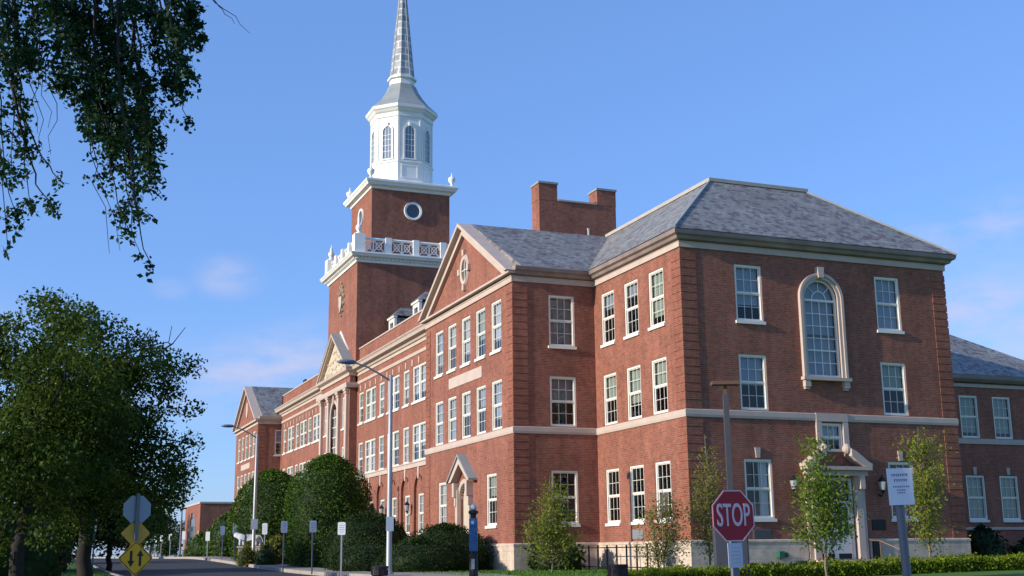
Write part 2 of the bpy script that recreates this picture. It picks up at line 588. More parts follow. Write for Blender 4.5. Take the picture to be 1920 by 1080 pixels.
def wall(mb, p0, p1, z0, z1, ops=(), depth=0.22):
    """brick wall face from p0 to p1 (outside to the left) with real openings; an opening is (centre, half width, z0, z1, arched)"""
    p0 = Vector(p0)
    p1 = Vector(p1)
    d = (p1 - p0)
    L = d.length
    d.normalize()
    n = Vector((-d.y, d.x))

    def P(u, z, q=0.0):
        return (p0.x + d.x * u - n.x * q, p0.y + d.y * u - n.y * q, z)
    ax = 0 if abs(d.x) > abs(d.y) else 1
    R = []
    for c, hw, a, b, arch in ops:
        uc = abs(c - p0[ax])
        R.append((uc - hw, uc + hw, a, b, arch))
    us = sorted({0, L} | {r[0] for r in R} | {r[1] for r in R})
    zs = sorted({z0, z1} | {r[2] for r in R} | {r[3] for r in R})
    for i in range(len(us) - 1):
        for j in range(len(zs) - 1):
            um, zm = (us[i] + us[i + 1]) / 2, (zs[j] + zs[j + 1]) / 2
            if any(r[0] < um < r[1] and r[2] < zm < r[3] for r in R):
                continue
            mb.quad(P(us[i], zs[j]), P(us[i + 1], zs[j]), P(us[i + 1], zs[j + 1]), P(us[i], zs[j + 1]))
    for a, b, lo, hi, arch in R:
        if arch:
            r = (b - a) / 2
            zc = hi - r
            K = 16
            prev = None
            for k in range(K + 1):
                t = PI * k / K
                q = ((a + b) / 2 - r * math.cos(t), zc + r * math.sin(t))
                if prev:
                    mb.quad(P(*prev), P(*q), P(q[0], hi), P(prev[0], hi))
                    mb.quad(P(*prev), P(*q), P(q[0], q[1], depth), P(prev[0], prev[1], depth))
                prev = q
            top = zc
        else:
            top = hi
            mb.quad(P(a, hi), P(b, hi), P(b, hi, depth), P(a, hi, depth))
        mb.quad(P(a, lo), P(b, lo), P(b, lo, depth), P(a, lo, depth))
        mb.quad(P(a, lo), P(a, top), P(a, top, depth), P(a, lo, depth))
        mb.quad(P(b, lo), P(b, top), P(b, top, depth), P(b, lo, depth))


_wc = {}


def window_meshes(w, h, cols, rows, double):
    key = (round(w, 3), round(h, 3), cols, rows, double)
    if key in _wc:
        return _wc[key]
    f = MB()
    c = 0.085
    y0, y1 = 0.03, 0.15
    hw = w / 2
    f.box(-hw, -hw + c, y0, y1, 0, h)
    f.box(hw - c, hw, y0, y1, 0, h)
    f.box(-hw + c, hw - c, y0, y1, h - c, h)
    f.box(-hw + c, hw - c, y0, y1, 0, 0.08)
    bays = [(-hw + c, hw - c)]
    if double:
        f.box(-0.10, 0.10, y0, y1, 0.08, h - c)
        bays = [(-hw + c, -0.10), (0.10, hw - c)]
    for a, b in bays:
        s = 0.04
        mid = h * 0.5
        for lo, hi, dy in ((0.08, mid - 0.022, 0.10), (mid + 0.022, h - c, 0.07)):
            f.box(a, a + s, dy, dy + 0.04, lo, hi)
            f.box(b - s, b, dy, dy + 0.04, lo, hi)
            f.box(a + s, b - s, dy, dy + 0.04, hi - s, hi)
            f.box(a + s, b - s, dy, dy + 0.04, lo, lo + s)
            for k in range(1, cols):
                x = a + s + (b - a - 2 * s) * k / cols
                f.box(x - 0.010, x + 0.010, dy + 0.008, dy + 0.030, lo + s, hi - s)
            for k in range(1, rows):
                z = lo + s + (hi - lo - 2 * s) * k / rows
                for m_ in range(cols):
                    xa = a + s + (b - a - 2 * s) * m_ / cols + (0.010 if m_ else 0)
                    xb = a + s + (b - a - 2 * s) * (m_ + 1) / cols - (0.010 if m_ < cols - 1 else 0)
                    f.box(xa, xb, dy + 0.008, dy + 0.030, z - 0.010, z + 0.010)
        f.box(a, b, 0.068, 0.142, mid - 0.022, mid + 0.022)
    fm = f.mesh('window_frame')
    fm.materials.append(SASHP)
    g = MB()
    g.quad((-hw + c, 0.121, 0.08), (hw - c, 0.121, 0.08), (hw - c, 0.121, h - c), (-hw + c, 0.121, h - c))
    gm = g.mesh('pane')
    gm.materials.append(GLASS)
    s_ = MB()
    s_.box(-hw - 0.06, hw + 0.06, -0.08, 0.14, -0.13, 0.0)
    sm_ = s_.mesh('sill')
    sm_.materials.append(WHITE)
    _wc[key] = (fm, gm, sm_)
    return _wc[key]


_bc = {}


def blind_mesh(w, h, frac, mat):
    key = (round(w, 2), round(h, 2), round(frac, 2), mat.name)
    if key not in _bc:
        b = MB()
        n = 16
        hw = w / 2 - 0.11
        for k in range(n):
            z1_ = h - 0.1 - (h - 0.2) * frac * k / n
            z0_ = h - 0.1 - (h - 0.2) * frac * (k + 1) / n
            b.quad((-hw, 0.20, z0_), (hw, 0.20, z0_), (hw, 0.212, z1_), (-hw, 0.212, z1_))
        me = b.mesh('blind')
        me.materials.append(mat)
        _bc[key] = me
    return _bc[key]


_kc = {}


def window(x, y, face, z, w=1.33, sill=True, blind=None, cols=3, rows=2, double=False, key=False, part=None):
    """face 'S' looks to -y, 'W' looks to -x.  z = (bottom, top)"""
    h = z[1] - z[0]
    fm, gm, sl = window_meshes(w, h, cols, rows, double)
    o = link('window', fm, part or bld, (x, y, z[0]))
    o.rotation_euler = (0, 0, 0 if face == 'S' else -PI / 2)
    link('pane', gm, o)
    if sill:
        link('sill', sl, o)
    if blind:
        link('blind', blind_mesh(w, h, blind[0], blind[1]), o)
    if key:
        if 'k' not in _kc:
            k = MB()
            k.prism([(-0.09, 0.05), (0.09, 0.05), (0.13, 0.47), (-0.13, 0.47)], 1, -0.05, 0.02)
            _kc['k'] = k.mesh('keystone')
            _kc['k'].materials.append(STONEP)
        link('keystone', _kc['k'], o, (0, 0, h))
    return o


R_ = random.Random(3)


def rb(p=0.6):  # real blinds, plus extra ones standing in for pale sky reflections in the glass
    q = R_.random()
    if q > p:
        return None
    return (R_.choice([0.42, 0.5, 0.5, 0.62, 0.8, 0.97, 0.97]), R_.choice([BLIND, BLIND, BLINDY, BLINDW]))


HW = 0.665
# openings per wall -------------------------------------------------------
endops, frontops, bsops, bops = [], [], [], []
AX = [3.27, 10.50]
for c in AX:
    for z in (Z1, Z2, Z3):
        endops.append((c, HW, z[0], z[1], False))
ARC = (6.86, 0.86, 7.98, 12.28)
endops.append((ARC[0], ARC[1], ARC[2], ARC[3], True))
SMW = (7.02, 0.55, 4.82, 6.02)
endops.append((SMW[0], SMW[1], SMW[2], SMW[3], False))
DOOR = (6.95, 0.95, 0.34, 3.72)
endops.append((DOOR[0], DOOR[1], DOOR[2], DOOR[3], False))
AY = [2.15, 4.50, 6.87]
for c in AY:
    for z in (Z1, Z2, Z3):
        frontops.append((c, HW, z[0], z[1], False))
for z in (Z1, Z2, Z3):
    bsops.append((-1.71, HW, z[0], z[1], False))
BY = [10.47, 12.64, 14.82, 17.0, 19.15]
for c in BY:
    for z in (Z2, Z3):
        bops.append((c, HW, z[0], z[1], False))
for c in (11.25, 18.55):
    bops.append((c, HW, Z1[0], Z1[1], False))
BDOOR = (14.88, 0.75, 0.35, 4.2)
bops.append((BDOOR[0], BDOOR[1], BDOOR[2], BDOOR[3], True))

ZT = 13.45
A_BACK = 17.0
w = MB()
wall(w, (W1, A_BACK), (W1, 0), 0, ZT)
wall(w, (W1, 0), (0, 0), 0, ZT, endops)
wall(w, (0, 0), (0, D1), 0, ZT, frontops)
w.build('end_block_wall', BRICK, bld)
w = MB()
wall(w, (0, D1), (-PX, D1), 0, ZT, bsops)
wall(w, (-PX, D1), (-PX, D2), 0, ZT, bops)
wall(w, (-PX, D2), (XC, D2), 0, ZT)
w.build('gabled_pavilion_wall', BRICK, bld)

# long wing between pavilion and portico (C) and beyond it (E) --------------
CDBL = [29.87, 35.75, 41.6]
CSNG = [32.73, 38.63, 44.25]
EDBL = [69.9, 64.45, 59.15]
ESNG = [72.75, 67.05, 61.85, 56.4]


def wing_ops(dbl, sng):
    ops = []
    for c in dbl:
        for z in (Z2, Z3):
            ops.append((c, 1.42, z[0], z[1] - (0.14 if z is Z3 else 0), False))
    for c in sng:
        for z in (Z2, Z3):
            ops.append((c, 0.65, z[0], z[1] - (0.14 if z is Z3 else 0), False))
    return ops


ZP = 15.92
cops = wing_ops(CDBL, CSNG)
ARCHES = [29.87, 32.73, 35.75, 38.63, 41.6]
w = MB()
aops = [(c, 1.0, 1.3, 5.62, True) for c in ARCHES]
wall(w, (XC, D2), (XC, YD0), 0, ZT + 0.6, cops + aops, depth=0.16)
# the shallow brick field inside every blind arch
XA = XC + 0.16
wl = [(c, 0.62, Z1[0], Z1[1], False) for c in ARCHES]
for c in ARCHES:
    wall(w, (XA, c - 1.0), (XA, c + 1.0), 1.3, 5.62, [(c, 0.62, Z1[0], Z1[1], False)])
eops = wing_ops(EDBL, ESNG)
w.build('long_wing_wall', BRICK, bld)
w = MB()
wall(w, (XC, YD1), (XC, YE), 0, ZT + 0.6, eops)
wall(w, (XC, YE), (6.5, YE), 0, ZP)
w.build('long_wing_wall', BRICK, bld)
# parapet above the cornice
w = MB()
w.box(XC + 0.12, XC + 0.42, D2 + 0.3, YD0 - 0.02, ZT + 0.62, ZP)
w.box(XC + 0.12, XC + 0.42, YD1 + 0.02, YE - 0.02, ZT + 0.62, ZP)
w.build('parapet', BRICK, bld)
w = MB()
w.box(XC + 0.06, XC + 0.48, D2 + 0.25, YD0 - 0.01, ZP + 0.003, ZP + 0.1)
w.box(XC + 0.06, XC + 0.48, YD1 + 0.01, YE + 0.04, ZP + 0.003, ZP + 0.1)
w.build('parapet_coping', STONEP, bld)

# windows -----------------------------------------------------------------
endbl = {(0, 1): (0.55, BLIND), (0, 2): (0.72, BLIND), (1, 1): (0.5, BLINDY), (1, 2): (0.98, BLIND)}
for i, c in enumerate(AX):
    for j, z in enumerate((Z1, Z2, Z3)):
        o = window(c, 0, 'S', z, sill=(j != 1), blind=endbl.get((i, j)), key=(j == 0))
        if j == 0:
            if i == 1:
                link('curtain_or_glare', blind_mesh(1.33, z[1] - z[0], 0.98, REDC), o)
            else:
                b = MB()
                b.box(0.1, 0.52, 0.19, 0.2, 0.1, 2.3)
                b.build('curtain_or_glare', BLINDW, o)  # white strip stands in for the pale reflection in this window
fbl = {(2, 2): (0.3, BLIND), (1, 2): (0.25, BLIND), (0, 2): (0.85, BLINDY), (2, 1): (0.5, BLINDY), (1, 1): (0.7, BLINDY), (0, 1): (0.45, BLINDY)}
for i, c in enumerate(AY):
    for j, z in enumerate((Z1, Z2, Z3)):
        window(0, c, 'W', z, sill=(j != 1), blind=fbl.get((i, j)))
for j, z in enumerate((Z1, Z2, Z3)):
    window(-1.71, D1, 'S', z, sill=(j != 1), blind=(None, (0.52, GLARET), (0.97, GLARET))[j])  # tan sheets behind the glass stand in for its brownish reflection
for c in BY:
    for j, z in enumerate((Z2, Z3)):
        window(-PX, c, 'W', z, sill=(j == 1), blind=rb(1.0))
for c in (11.25, 18.55):
    window(-PX, c, 'W', Z1, blind=rb(0.9))
Z3C = (Z3[0], Z3[1] - 0.14)
for dbl, sng in ((CDBL, CSNG), (EDBL, ESNG)):
    for c in dbl:
        for z in (Z2, Z3C):
            window(XC, c, 'W', z, w=2.84, double=True, sill=(z is Z3C), blind=rb(1.0), cols=2)
    for c in sng:
        for z in (Z2, Z3C):
            window(XC, c, 'W', z, w=1.30, sill=(z is Z3C), blind=rb(1.0))
for c in ARCHES:
    window(XA, c, 'W', Z1, w=1.24, blind=rb(0.9))

# stone keystones above the long wing's upper windows and arches
for dbl, sng in ((CDBL, CSNG), (EDBL, ESNG)):
    allc = sorted(dbl + sng)
    mids = [(a + b) / 2 for a, b in zip(allc[:-1], allc[1:])]
    for c in allc + mids:
        k = MB()
        k.prism([(c - 0.09, 12.6), (c + 0.09, 12.6), (c + 0.12, 13.02), (c - 0.12, 13.02)], 0, XC - 0.05, XC + 0.02)
        k.build('keystone', STONEP, bld)
for c in ARCHES:
    k = MB()
    k.prism([(c - 0.10, 5.35), (c + 0.10, 5.35), (c + 0.15, 6.09), (c - 0.15, 6.09)], 0, XC - 0.06, XC + 0.02)
    k.build('keystone', STONEP, bld)

# plinth, belt course, cornices ---------------------------------------------
mb = MB()
prof = [(0, -0.3), (0.10, -0.3), (0.10, ZW - 0.10), (0.13, ZW - 0.10), (0.13, ZW - 0.02), (0.05, ZW + 0.02), (0, ZW + 0.02)]
mb.sweep([(W1, A_BACK), (W1, 0), (8.52, 0)], prof)
mb.sweep([(5.42, 0), (0, 0), (0, D1), (-PX, D1), (-PX, BDOOR[0] - 1.2)], prof)
mb.sweep([(-PX, BDOOR[0] + 1.2), (-PX, D2), (XC, D2), (XC, YD0)], prof)
mb.sweep([(XC, YD1), (XC, YE), (5, YE)], prof)
mb.build('stone_plinth', STONE, bld)
mb = MB()
belt = [(0, ZBB), (0.05, ZBB), (0.07, ZBB + 0.1), (0.07, ZBT - 0.02), (0.02, ZBT + 0.01), (0, ZBT + 0.01)]
mb.sweep([(W1, A_BACK), (W1, 0), (7.86, 0)], belt)
mb.sweep([(6.18, 0), (0, 0), (0, D1), (-PX, D1), (-PX, D2), (XC, D2)], belt)
mb.sweep([(XC, D2 + 0.0), (XC, YD0)], [(0, 6.08), (0.09, 6.08), (0.09, 6.36), (0.14, 6.36), (0.14, 6.44), (0, 6.44)])
mb.sweep([(XC, YD1), (XC, YE)], [(0, 6.08), (0.09, 6.08), (0.09, 6.36), (0.14, 6.36), (0.14, 6.44), (0, 6.44)])
mb.build('belt_course', STONEP, bld)
# eaves cornice of end block and pavilion side
mb = MB()
path = [(W1, A_BACK), (W1, 0), (0, 0), (0, D1), (-PX + 0.0, D1)]
mb.sweep(path, [(0, 13.18), (0.07, 13.18), (0.07, 13.40), (0.10, 13.44), (0.0, 13.45)])
mb.build('frieze', STONEP, bld)
mb = MB()
mb.sweep(path, [(0, 13.452), (0.24, 13.50), (0.30, 13.62), (0.42, 13.68), (0.46, 13.84), (0.40, 13.88), (0, 13.88)])
mb.build('eaves_gutter', GUTTER, bld)
# pavilion front: frieze and shallow cornice under the gable
YB = (D1 + D2) / 2
mb = MB()
mb.box(-PX - 0.07, -PX + 0.02, D1 - 0.07, D2 + 0.07, 13.15, 13.40)
mb.box(-PX - 0.10, -PX + 0.02, D1 - 0.10, D2 + 0.10, 13.403, 13.45)
mb.build('gable_frieze', STONEP, bld)
mb = MB()
mb.box(-PX - 0.32, -PX + 0.02, D1 - 0.3, D2 + 0.3, 13.52, 13.62)
mb.build('gable_cornice', STONEP, bld)


def gable(y0, y1, xf, zb, za, xb, part_wall, rake_mat):
    """brick gable with stepped stone rakes; y0..y1 wide, apex za above zb"""
    yc = (y0 + y1) / 2
    g = MB()
    g.prism([(y0, zb), (y1, zb), (yc, za - 0.35)], 0, xf, xf + 0.3)
    g.build('gable', part_wall, bld)
    r = MB()
    for s, (ya, yb) in enumerate(((y0, yc), (y1, yc))):
        for out, t0, t1 in ((0.44, 0.0, 0.20), (0.10, 0.203, 0.36), (0.20, 0.363, 0.62)):
            o = -0.35 if s == 0 else 0.35
            zz = zb + 0.0
            sl = (za - zb) / (yc - y0 + 0.35)
            p = [(ya + o, zz - t0 + 0.02), (yb, za - t0 + 0.02), (yb, za - t1 + 0.02)]
            # lower edge meets the horizontal cornice
            yl = ya + o + (t1 / sl) * (1 if s == 0 else -1)
            ys = ya + o + (t0 / sl) * (1 if s == 0 else -1)
            p = [(ys, zz + 0.02), (yb, za - t0 + 0.02), (yb, za - t1 + 0.02), (yl, zz + 0.02)]
            r.prism(p, 0, xf - out, xf + 0.33)
    r.build('raking_cornice', rake_mat, bld)


gable(D1, D2, -PX, 13.62, 17.62, 4, BRICK, STONEP)
# oval window in a carved wreath on the gable
mb = MB()
ov = MB()
for kx, (ry, rz, t0, t1) in enumerate(((0.42, 0.62, 0.05, -0.02),)):
    pass
zc0 = 15.15
pts = []
K = 28
for k in range(K):
    a = 2 * PI * k / K
    a2 = 2 * PI * (k + 1) / K
    def E(r1, r2_, a_, x_): return (x_, YB + r1 * math.cos(a_), zc0 + r2_ * math.sin(a_))
    mb.quad(E(0.62, 0.84, a, -PX - 0.02), E(0.62, 0.84, a2, -PX - 0.02), E(0.55, 0.76, a2, -PX - 0.12), E(0.55, 0.76, a, -PX - 0.12))
    mb.quad(E(0.55, 0.76, a, -PX - 0.12), E(0.55, 0.76, a2, -PX - 0.12), E(0.40, 0.58, a2, -PX - 0.08), E(0.40, 0.58, a, -PX - 0.08))
    mb.quad(E(0.40, 0.58, a, -PX - 0.08), E(0.40, 0.58, a2, -PX - 0.08), E(0.40, 0.58, a2, -PX - 0.015), E(0.40, 0.58, a, -PX - 0.015))
for a in (0, PI / 2, PI, -PI / 2):
    mb.box(-PX - 0.16, -PX - 0.0, YB + 0.70 * math.cos(a) - 0.13, YB + 0.70 * math.cos(a) + 0.13, zc0 + 0.93 * math.sin(a) - 0.16, zc0 + 0.93 * math.sin(a) + 0.16)
ovw = mb.build('oval_window', STONEP, bld)
g = MB()
g.poly([(-PX - 0.02, YB + 0.40 * math.cos(2 * PI * k / K), zc0 + 0.58 * math.sin(2 * PI * k / K)) for k in range(K)])
g.build('pane', GLASSB, ovw)
g = MB()
g.box(-PX - 0.06, -PX - 0.025, YB - 0.02, YB + 0.02, zc0 - 0.57, zc0 + 0.57)
g.box(-PX - 0.06, -PX - 0.025, YB - 0.39, YB - 0.02, zc0 - 0.02, zc0 + 0.02)
g.box(-PX - 0.06, -PX - 0.025, YB + 0.02, YB + 0.39, zc0 - 0.02, zc0 + 0.02)
g.build('glazing_bars', WHITE, ovw)
mb = MB()
mb.box(-PX - 0.035, -PX + 0.02, 12.42, 17.45, 9.23, 9.78)
mb.build('stone_panel', STONEP, bld)

# long-wing cornice ---------------------------------------------------------
mb = MB()
for a, b in ((D2, YD0), (YD1, YE)):
    pth = [(XC, a), (XC, b)] + ([(6, b)] if b == YE else [])
    mb.sweep(pth, [(0, 13.22), (0.05, 13.22), (0.08, 13.42), (0, 13.44)])
    mb.sweep(pth, [(0, 13.86), (0.06, 13.86), (0.06, 14.06), (0, 14.06)])
    mb.sweep(pth, [(0, 14.063), (0.15, 14.10), (0.22, 14.26), (0.50, 14.32), (0.56, 14.50), (0.66, 14.60), (0.64, 14.66), (0, 14.66)])
mb.build('long_cornice', STONEP, bld)

# quoins: raised brick bands at the corners ------------------------------------
def quoins(path, z0, z1, pitch=0.345, gap=0.05, out=0.028):
    q = MB()
    z = z0
    while z + pitch - gap <= z1 + 0.01:
        q.sweep(path, [(0, z), (out, z + 0.004), (out, z + pitch - gap - 0.004), (0, z + pitch - gap)])
        z += pitch
    q.build('corner_quoins', BRICKQ, bld)


QW = 0.74
for z0, z1 in ((ZW + 0.04, ZBB - 0.02), (ZBT + 0.04, 13.16)):
    quoins([(QW, 0), (0, 0), (0, QW)], z0, z1)
    quoins([(W1, QW), (W1, 0), (W1 - QW, 0)], z0, z1)
    quoins([(-PX + QW, D1), (-PX, D1), (-PX, D1 + QW)], z0, z1)
    quoins([(-PX, D2 - QW), (-PX, D2), (-PX + QW, D2)], z0, z1)

# roofs -----------------------------------------------------------------------
ZE, ZR = 13.88, 17.74
r = MB()
a0, b0, c0, d0 = (-0.47, -0.47), (W1 + 0.47, -0.47), (W1 + 0.47, A_BACK + 0.4), (-0.47, A_BACK + 0.4)
a1, b1, c1, d1 = (4.22, 4.22), (9.50, 4.22), (9.50, 15.2), (4.22, 15.2)


def Q3(p, z): return (p[0], p[1], z)


for p, q, s, t in ((a0, b0, b1, a1), (b0, c0, c1, b1), (c0, d0, d1, c1), (d0, a0, a1, d1)):
    r.quad(Q3(p, ZE), Q3(q, ZE), Q3(s, ZR), Q3(t, ZR))
r.quad(Q3(a1, ZR), Q3(b1, ZR), Q3(c1, ZR), Q3(d1, ZR))
r.quad(Q3(a0, ZE), Q3(b0, ZE), Q3(c0, ZE), Q3(d0, ZE))
roofA = r.build('hipped_roof', SLATE, bld)
mb = MB()
e = 0.10
for p, q in ((a1, b1), (b1, c1), (c1, d1), (d1, a1)):
    pass
mb.sweep([c1, b1, a1, d1], [(-0.05, ZR - 0.04), (0.12, ZR - 0.04), (0.12, ZR + 0.13), (-0.05, ZR + 0.13)])
mb.build('ridge_flashing', TRIMG, roofA)
for p, q in ((a0, a1), (b0, b1)):
    mb = MB()
    mb.tube([Q3(p, ZE + 0.02), Q3(q, ZR + 0.02)], [0.06, 0.06], 6)
    mb.build('hip_capping', LEAD, roofA)
r = MB()
xr0, xr1 = -PX + 0.31, 6.0
r.prism([(D1 - 0.40, ZE), (YB, 17.66), (D2 + 0.40, ZE)], 0, xr0, xr1)
roofB = r.build('gabled_roof', SLATE, bld)
# long wing roof with dormers
r = MB()
r.prism([(XC + 0.45, 15.2), (5.5, 18.4), (13, 15.2)], 1, D2 + 0.4, YE - 0.3)
r.build('long_wing_roof', SLATE, bld)


def dormer(y, x=0.15, zb=15.9):
    d = MB()
    d.box(x, x + 0.2, y - 0.75, y - 0.45, zb, zb + 1.75)
    d.box(x, x + 0.2, y + 0.45, y + 0.75, zb, zb + 1.75)
    d.box(x, x + 0.2, y - 0.45, y + 0.45, zb + 1.45, zb + 1.75)
    d.box(x, x + 0.2, y - 0.45, y + 0.45, zb, zb + 0.3)
    d.box(x - 0.1, x + 0.2, y - 0.88, y + 0.88, zb + 1.753, zb + 1.9)
    o = d.build('dormer', WHITE, bld)
    p = MB()
    p.box(x + 0.10, x + 0.11, y - 0.45, y + 0.45, zb + 0.3, zb + 1.45)
    p.build('pane', GLASSB, o)
    c = MB()
    c.box(x + 0.203, x + 3.2, y - 0.72, y + 0.72, zb - 0.2, zb + 1.75)
    c.build('dormer_cheek', SLATE, o)
    h = MB()
    z = zb + 1.903
    h.v += [(x - 0.14, y - 0.92, z), (x + 3.2, y - 0.92, z), (x + 3.2, y + 0.92, z), (x - 0.14, y + 0.92, z), (x + 0.75, y, z + 0.8), (x + 3.2, y, z + 0.8)]
    h.f += [(0, 1, 5, 4), (3, 4, 5, 2), (0, 4, 3), (1, 2, 5), (0, 3, 2, 1)]
    h.build('dormer_roof', SLATE, o)


for y in (31.6, 37.6, 43.8, 58.5, 64.5):
    dormer(y, zb=16.35)
# small roof vent on far wing
v = MB()
v.lathe((-1.0, 68.6, 15.9), [(0.12, 0), (0.12, 0.55), (0.24, 0.6), (0.24, 0.8), (0.05, 0.95)], 10)
v.build('roof_vent', DARKM, bld)

# chimney behind the pavilion ridge
ch = MB()
ch.box(0.95, 5.72, 17.0, 18.05, 15.2, 20.1)
chm = ch.build('chimney', BRICK, bld)
for x0, x1, zt in ((0.94, 2.06, 21.05), (4.55, 5.73, 21.0)):
    s = MB()
    s.box(x0 - 0.003, x1 + 0.003, 16.99, 18.06, 20.105, zt)
    s.build('chimney_stack', BRICK, chm)
    s = MB()
    s.box(x0 - 0.05, x1 + 0.05, 16.93, 18.12, zt + 0.003, zt + 0.12)
    s.build('stack_cap', LEAD, chm)
s = MB()
s.box(2.10, 4.51, 16.93, 18.12, 20.103, 20.2)
s.build('wall_coping', TRIMG, chm)
s = MB()
s.lathe((3.1, 15.2, 17.5), [(0.06, 0), (0.06, 0.55), (0.09, 0.56), (0.09, 0.62)], 8)
s.build('vent_pipe', GALV, bld)

# arched window of the end front --------------------------------------------------
def arch_ring(mb, cx, r0, r1, zs, y0, y1, K=20):
    for k in range(K):
        a, b = PI * k / K, PI * (k + 1) / K
        P = lambda r, t, y: (cx - r * math.cos(t), y, zs + r * math.sin(t))
        mb.quad(P(r0, a, y0), P(r0, b, y0), P(r1, b, y0), P(r1, a, y0))
        mb.quad(P(r1, a, y0), P(r1, b, y0), P(r1, b, y1), P(r1, a, y1))
        mb.quad(P(r0, a, y0), P(r0, b, y0), P(r0, b, y1), P(r0, a, y1))


cx, hwd, zb_, zt_ = ARC
zs = zt_ - hwd
m = MB()
arch_ring(m, cx, hwd - 0.09, hwd - 0.0, zs, 0.04, 0.15)
m.box(cx - hwd, cx - hwd + 0.09, 0.04, 0.15, zb_, zs)
m.box(cx + hwd - 0.09, cx + hwd, 0.04, 0.15, zb_, zs)
m.box(cx - hwd + 0.09, cx + hwd - 0.09, 0.04, 0.15, zb_, zb_ + 0.10)
m.box(cx - hwd + 0.09, cx + hwd - 0.09, 0.06, 0.15, zs - 0.12, zs - 0.02)
ins = hwd - 0.09
for kx in range(1, 4):
    x = cx - ins + 2 * ins * kx / 4
    m.box(x - 0.016, x + 0.016, 0.08, 0.12, zb_ + 0.10, zs - 0.12)
nr = 6
for kz in range(1, nr):
    z = zb_ + 0.1 + (zs - 0.12 - zb_ - 0.1) * kz / nr
    t = 0.03 if kz == 2 else 0.016
    for kx in range(4):
        xa, xb = cx - ins + 2 * ins * kx / 4 + 0.016, cx - ins + 2 * ins * (kx + 1) / 4 - 0.016
        m.box(xa, xb, 0.08, 0.12, z - t, z + t)
arch_ring(m, cx, 0.34, 0.38, zs - 0.02, 0.08, 0.11, 14)
for t in (PI * 0.25, PI * 0.5, PI * 0.75):
    m.bar((cx - 0.38 * math.cos(t), 0.095, zs + 0.38 * math.sin(t)), (cx - (ins) * math.cos(t), 0.095, zs + ins * math.sin(t)), 0.02)
aw = m.build('arched_window', SASHP, bld)
g = MB()
g.poly([(cx - ins, 0.13, zb_ + 0.1), (cx + ins, 0.13, zb_ + 0.1)] + [(cx + ins * math.cos(PI * k / 20), 0.13, zs + ins * math.sin(PI * k / 20)) for k in range(21)])
g.build('pane', GLASS, aw)
g = MB()
g.box(cx - hwd + 0.05, cx + hwd - 0.05, 0.30, 0.31, zb_, zt_ + 0.1)
g.build('blind', BLIND, aw)
s = MB()
for r0, r1, y0 in ((hwd + 0.002, hwd + 0.14, -0.10), (hwd + 0.142, hwd + 0.27, -0.16)):
    arch_ring(s, cx, r0, r1, zs, y0, 0.02, 24)
    s.box(cx - r1, cx - r0, y0, 0.02, zb_ - 0.02, zs)
    s.box(cx + r0, cx + r1, y0, 0.02, zb_ - 0.02, zs)
s.box(cx - 1.22, cx + 1.22, -0.26, 0.02, zb_ - 0.16, zb_ - 0.023)
for sx in (-1, 1):
    s.box(cx + sx * 1.0 - 0.14, cx + sx * 1.0 + 0.14, -0.20, 0.02, zb_ - 0.45, zb_ - 0.163)
    s.box(cx + sx * 1.0 - 0.11, cx + sx * 1.0 + 0.11, -0.13, 0.02, zb_ - 0.55, zb_ - 0.453)
s.prism([(cx - 0.13, zt_ + 0.05), (cx + 0.13, zt_ + 0.05), (cx + 0.17, zt_ + 0.52), (cx - 0.17, zt_ + 0.52)], 1, -0.22, 0.02)
s.build('stone_surround', STONEP, aw)

# end doorway -----------------------------------------------------------------------
cx, hwd, zb_, zt_ = DOOR
s = MB()
for sx in (-1, 1):
    s.box(cx + sx * (hwd + 0.16) - 0.16, cx + sx * (hwd + 0.16) + 0.16, -0.22, 0.05, 0.34, 3.80)
    s.box(cx + sx * (hwd + 0.16) - 0.22, cx + sx * (hwd + 0.16) + 0.22, -0.28, 0.02, 0.10, 0.337)
    s.box(cx + sx * (hwd + 0.42) - 0.10, cx + sx * (hwd + 0.42) + 0.10, -0.12, 0.02, 0.10, 3.80)
    s.box(cx + sx * (hwd + 0.2) - 0.12, cx + sx * (hwd + 0.2) + 0.12, -0.46, -0.225, 3.25, 3.80)
s.box(cx - 1.52, cx + 1.52, -0.34, 0.03, 3.803, 4.02)
s.box(cx - 1.62, cx + 1.62, -0.55, 0.03, 4.023, 4.17)
for sx in (-1, 1):
    pts = [(cx + sx * 1.66, 4.175)]
    for k in range(9):
        t = k / 8
        pts.append((cx + sx * (1.66 - 1.02 * t), 4.30 + 0.62 * (t ** 1.5) * (2 - t)))
    pts += [(cx + sx * 0.64, 4.62), (cx + sx * 0.9, 4.40), (cx + sx * 1.3, 4.178)]
    s.prism(pts, 1, -0.52, 0.03)
    s.lathe((cx + sx * 0.58, -0.26, 4.72), [(0.10, 0), (0.18, 0.1), (0.2, 0.2), (0.14, 0.34), (0.04, 0.42)], 10)
portal = s.build('stone_doorway', STONEP, bld)
d = MB()
d.box(cx - hwd, cx - hwd + 0.12, 0.06, 0.2, zb_, zt_)
d.box(cx + hwd - 0.12, cx + hwd, 0.06, 0.2, zb_, zt_)
d.box(cx - hwd + 0.12, cx + hwd - 0.12, 0.06, 0.2, zt_ - 0.12, zt_)
d.box(cx - hwd + 0.12, cx + hwd - 0.12, 0.06, 0.2, 2.62, 2.76)
d.build('door_frame', WHITE, portal)
